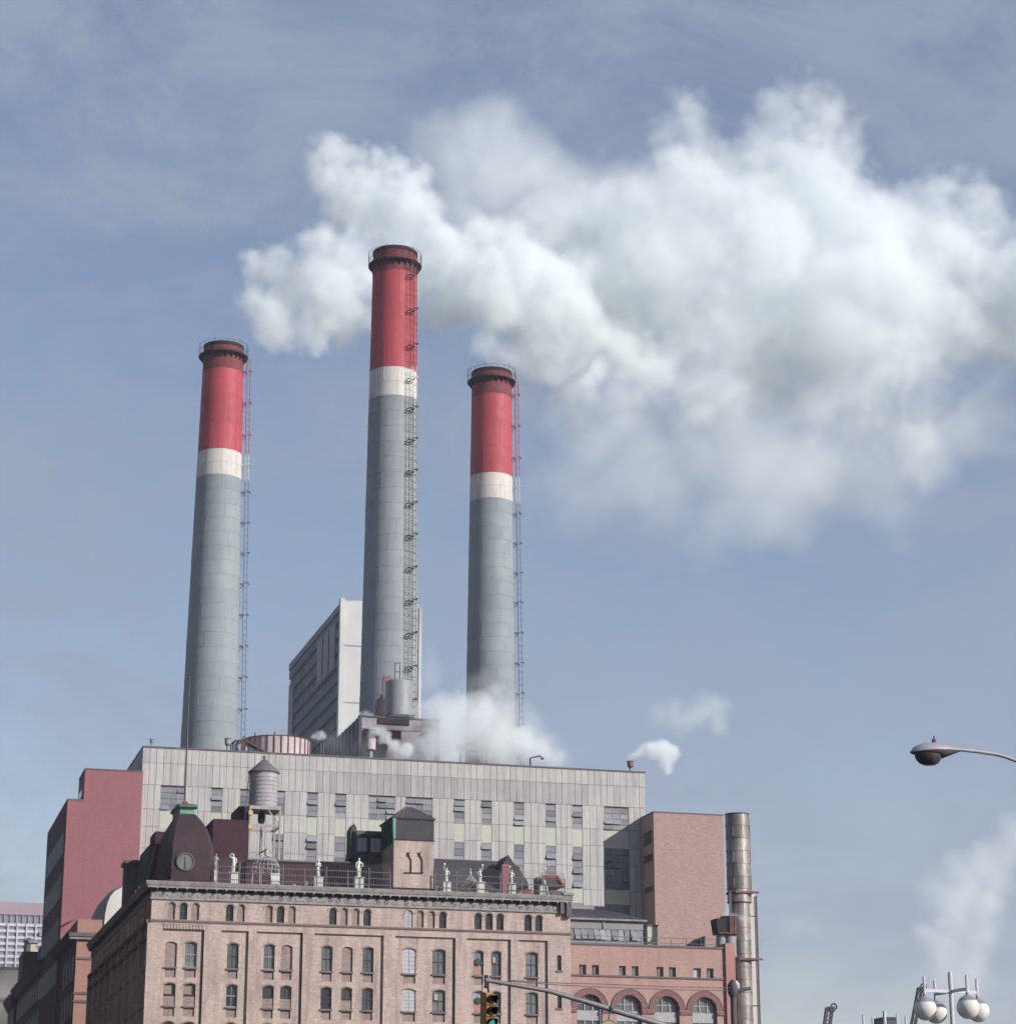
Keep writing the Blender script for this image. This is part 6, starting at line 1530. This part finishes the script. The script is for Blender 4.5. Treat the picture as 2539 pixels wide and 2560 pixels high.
    # uneven inside
    if edge_noise:
        den = ma('MULTIPLY', den, ma('MINIMUM', ma('MAXIMUM', ma('MULTIPLY', ma('SUBTRACT', noise(wp, .55 / lump[1], 4, .6, w=9.0), .5 - .25 * (1.5 - edge_noise)), 3.2), 1.0 - edge_noise), 1.3))
    vc = n.new('GeometryNodeVolumeCube')
    l.new(den, vc.inputs['Density']); vc.inputs['Min'].default_value = lo; vc.inputs['Max'].default_value = hi
    for k, a in enumerate('XYZ'): vc.inputs['Resolution ' + a].default_value = max(8, int((hi[k] - lo[k]) / voxel))
    sm = n.new('GeometryNodeSetMaterial'); sm.inputs['Material'].default_value = mat
    l.new(vc.outputs[0], sm.inputs['Geometry']); l.new(sm.outputs[0], go.inputs[0])
    o.data.materials.append(mat)
    md = o.modifiers.new('steam', 'NODES'); md.node_group = ng
    return o
K = 2539 / 1916.0
def blob(px, py, r, Y, w=1.0, k=K):
    p = P(px * k, py * k, Y); return (p.x, p.y, p.z, r * k * mpp(px * k, py * k, Y), w)
rs = random.Random(3)
def blobs(lst, Y, jit, k=K, slope=0.0, x0=0):
    return [blob(a, b, r, Y + (a - x0) * slope + rs.uniform(-jit, jit), 1.0, k) for a, b, r in lst]
def xs(lst, k, ox, oy): return [(ox + a / k, oy + b / k, r / k) for a, b, r in lst]

def zp(lst): return [(550 + a / .9633, 150 + b / .9633, r / .9633) for a, b, r in lst]
LEFT = [(80,482,26),(110,520,46),(88,590,46),(150,490,48),(170,590,70),(130,640,50),(240,445,46),(255,412,24),(250,540,80),(320,480,66),(300,620,64),(215,660,40),(360,560,56),(400,630,46),(420,560,66),
 (265,207,28),(240,242,32),(300,232,34),(260,290,44),(340,237,30),(375,225,20),(340,300,56),(400,270,38),(450,290,40),(488,290,22),(440,340,56),(300,360,46),(370,380,62),(450,410,66),(500,350,30),(520,430,56),
 (480,500,72),(560,480,76),(600,400,44),(660,430,56),(718,412,30),(560,580,66),(640,540,80),(720,500,76),(680,620,56),(520,620,34),(638,690,30),(740,600,90),(700,715,44),(780,700,84),(800,560,86),(830,640,104),(860,755,62),(822,788,28),(940,690,70),(1000,722,26),(900,560,100)]
MAIN = [(840,405,56),(900,385,60),(960,375,70),(1020,335,60),(780,425,46),(690,470,40),(900,445,66),(820,455,54),(985,430,80),(750,465,40),(880,520,70),(1000,600,110),(1040,760,80),(960,820,50),(900,850,46),(1050,640,130),(1090,480,130),(1060,370,96),(1108,235,56),(1100,145,38),(1128,112,22),(1170,145,38),(1200,235,54),(1160,335,96),(1280,265,74),(1330,165,50),(1345,105,28),(1390,95,38),(1420,62,20),(1440,142,50),(1490,182,40),(1520,240,34),(1380,262,104),(1280,420,136),(1420,420,136),(1500,335,76),(1560,420,104),(1180,640,136),(1320,620,146),(1480,600,146),(1620,560,126),(1640,405,74),(1720,345,60),(1758,302,34),(1808,332,44),(1850,382,54),(1740,460,106),(1860,520,86),(1760,640,106),(1880,680,74),(1640,720,104),(1500,755,112),(1340,755,102),(1200,795,80),(1120,845,58),(1640,855,60),(1690,915,40),(1668,995,26),(1560,870,58),(1440,850,58),(1990,560,160),(2140,560,160),(2050,680,90)]
VEIL = [(700,330,70),(800,380,80),(900,440,80),(1000,470,80),(560,360,60),(1020,300,30),(880,360,80),(1040,400,80),(640,330,90),(960,430,90),(700,200,40),(520,225,60),(600,190,70),(650,150,46),(560,290,70),(660,260,90),(740,290,80),(820,310,80),(890,300,56),(940,355,80),(760,370,90),(860,420,90),(1000,340,60)]
UNDER = [(700,800,30),(960,900,70),(1050,890,80),(1700,960,60),(1640,960,70),(760,830,46),(820,880,66),(880,920,86),(800,1010,56),(900,1050,76),(1000,980,106),(1080,1060,76),(1120,950,106),(1250,960,116),(1350,1000,116),(1300,1080,86),(1450,980,106),(1560,980,80),(1620,1080,56),(1200,1090,76),(1750,880,90),(1850,860,80),(1250,860,90)]
m_steam = steam_mat('dense_steam', .22)
m_mid = steam_mat('drifting_steam', .165)
m_thin = steam_mat('thin_steam', .05)
m_puff = steam_mat('puff_steam', .9)
m_roof = steam_mat('roof_steam', .24)
SY = 398
steam('steam_plume', blobs(zp(LEFT), SY, 5, 1.0), .38, m_steam, 'dense white billows behind and right of the tallest chimney', warp=(1.8, 10.0), lump=(2.3, 4.6), fine=2.2, soft=2.4, blend=3.4, seed=1.3, edge_noise=.45)
steam('steam_cloud', blobs(zp(MAIN), SY + 4, 9, 1.0), .58, m_mid, 'big white drifting steam cloud filling the upper right', warp=(3.5, 16.0), lump=(3.0, 6.0), fine=4.6, soft=4.2, blend=6.0, seed=4.1, edge_noise=.75)
steam('steam_veil', blobs(zp(VEIL), SY + 16, 4, 1.0), .9, steam_mat('veil_steam', .075), 'thin pale veil of steam above the white billows', warp=(4, 16.0), lump=(3, 10.0), fine=3.5, soft=8.0, blend=6.0, seed=8.1)
steam('steam_underside', blobs(zp(UNDER), SY + 8, 6, 1.0), 1.2, m_thin, 'faint mauve underside of the steam cloud right of the shortest chimney', warp=(4, 16.0), lump=(4.5, 11.0), fine=4.5, soft=9.0, blend=6.0, seed=11.0)
# steam on the plant roof
def zr_(lst): return [(780 + a / 2.737, 1480 + b / 2.737, r / 2.737) for a, b, r in lst]
ROOF = [(700,1050,60),(1330,830,60),(1250,960,90),(1560,1060,60),(900,1040,100),(1430,1060,90),(760,800,50),(880,790,76),(1000,800,80),(1100,800,90),(1200,770,66),(1250,690,44),(1310,760,46),(1385,750,26),(900,880,110),(1040,900,130),(1180,880,110),(960,1000,120),(1120,1020,130),(1280,1040,120),(1380,1010,90),(1440,980,60),(1500,1080,90),(1600,1110,70),(1690,1140,50),(820,1060,90),(720,1090,70),(600,1100,60)]
steam('roof_steam', blobs([(a, b, r * 1.25) for a, b, r in zr_(ROOF)], 323, 4, 1.0), .34, m_roof, 'white steam rolling along the plant roof at the foot of the right chimney', warp=(1.2, 6.0), lump=(1.2, 3.2), fine=1.2, soft=1.6, blend=1.4, seed=17.0)
HAZE_R = [(1300,900,120),(1450,900,110),(1500,1000,110),(1650,1040,90),(1180,640,60),(1080,620,60),(780,480,60),(760,620,70),(240,1060,60),(150,1020,60),(330,1080,60),(420,1090,60),(560,1110,60)]
steam('roof_mist', blobs(zr_(HAZE_R), 333, 3, 1.0), .6, steam_mat('mist', .07), 'thin mauve mist trailing over the plant roof beside the gantry', warp=(1.5, 7.0), lump=(1.6, 5.0), fine=1.2, soft=2.2, blend=2.5, seed=19.0)
steam('vent_puff', blobs(zr_([(400,990,22),(430,965,30),(470,965,34),(510,985,34),(520,1020,24),(470,1000,30),(560,1060,40),(640,1080,50)]), 314.6, .5, 1.0), .16, m_puff, 'white puff over the rusty cylinder vent', warp=(.4, 2.0), lump=(.5, 1.2), fine=.25, soft=.45, blend=.4, seed=23.0)
steam('pipe_puff', blobs(zr_([(0,990,16),(25,985,24),(60,975,24),(80,985,20),(50,1000,22)]), 313.6, .3, 1.0), .15, m_puff, 'white puff over the two thin exhaust pipes', warp=(.3, 2.0), lump=(.4, 1.0), fine=.2, soft=.35, blend=.3, seed=29.0)
steam('collar_puff', blobs(zr_([(340,840,16),(375,835,22),(410,848,18),(320,855,14)]), 331, .3, 1.0), .18, m_puff, 'small white wisp over the top left of the gantry', warp=(.3, 2.0), lump=(.4, 1.0), fine=.2, soft=.4, blend=.3, seed=31.0)
steam('end_vent_puff', blobs([(1192,1432,5),(1200,1424,9),(1212,1419,12),(1230,1416,16),(1250,1416,20),(1268,1420,14),(1255,1436,16),(1258,1450,10)], 314.2, .5, K), .17, m_puff, 'white puff drifting off the red topped vent', warp=(.5, 2.4), lump=(.5, 1.5), fine=.3, soft=.7, blend=.6, seed=37.0)
steam('drifting_wisp', blobs([(1240,1350,22),(1275,1352,26),(1310,1346,26),(1345,1340,28),(1352,1366,20),(1290,1372,18)], 330, 1, K), .4, steam_mat('wisp', .12), 'faint loose wisp in the sky above the red topped vent', warp=(1.2, 5.0), lump=(1.4, 3.5), fine=.9, soft=1.8, blend=1.2, seed=41.0)
steam('tank_puff', blobs(xs([(1180,1244,14),(1215,1240,16),(1250,1250,16),(1285,1262,20),(1318,1268,16)], 2.5414, 1350, 1800), 226, .2, 1.0), .10, steam_mat('tank_steam', 1.3), 'little steam puff blowing off the rusty tank', warp=(.25, 1.2), lump=(.3, .8), fine=.18, soft=.6, blend=.3, seed=43.0)
# distant steam low at the right
FAR = [(1822,1885,24),(1790,1870,20),(1835,1830,26),(1735,1757,12),(1758,1765,14),(1775,1745,12),(1765,1785,20),(1782,1815,24),(1800,1840,26),(1818,1862,22),(1800,1785,32),(1825,1750,38),(1790,1710,36),(1820,1670,40),(1850,1640,36),(1855,1705,34),(1770,1680,22),(1890,1610,34),(1880,1670,30),(1915,1570,30),(1800,1640,24),(1850,1780,26)]
steam('distant_steam', blobs(FAR, 620, 5, K), 1.3, steam_mat('far_steam', .085), 'distant pinkish steam column behind the globe lamps', warp=(3, 14.0), lump=(3.5, 8.0), fine=2.6, soft=6.0, blend=4.0, seed=47.0)
steam('distant_curl', blobs([(1735,1756,10),(1748,1752,10),(1760,1768,12),(1772,1742,10),(1780,1735,8)], 610, 2, K), .7, steam_mat('far_curl', .10), 'small bright curl on the distant steam column', warp=(1, 6.0), lump=(1.5, 4.0), fine=1.0, soft=2.0, blend=1.5, seed=53.0)
steam('pink_wisp', blobs([(1490,1755,18),(1510,1745,20),(1530,1758,14)], 620, 2, K), 1.2, steam_mat('far_wisp', .03), 'tiny faint wisp in the sky right of the steel chimney', warp=(2, 8.0), lump=(2, 5.0), fine=1.5, soft=4.0, blend=2, seed=59.0)
# ------------------------------------------------------------------ thin city haze
hz = MB().box(-2500, 2500, -2500, 2500, -1, 245).build('haze', None)
tag(hz, 'thin city haze over the whole scene', 'haze', kind='stuff')
hm = bpy.data.materials.new('haze'); hm.use_nodes = True
hn = hm.node_tree.nodes; hn.clear(); ho = hn.new('ShaderNodeOutputMaterial'); hp_ = hn.new('ShaderNodeVolumePrincipled')
hp_.inputs['Color'].default_value = (.84,.88,1.0,1); hp_.inputs['Density'].default_value = .00010
hm.node_tree.links.new(hp_.outputs[0], ho.inputs['Volume']); hz.data.materials.append(hm)
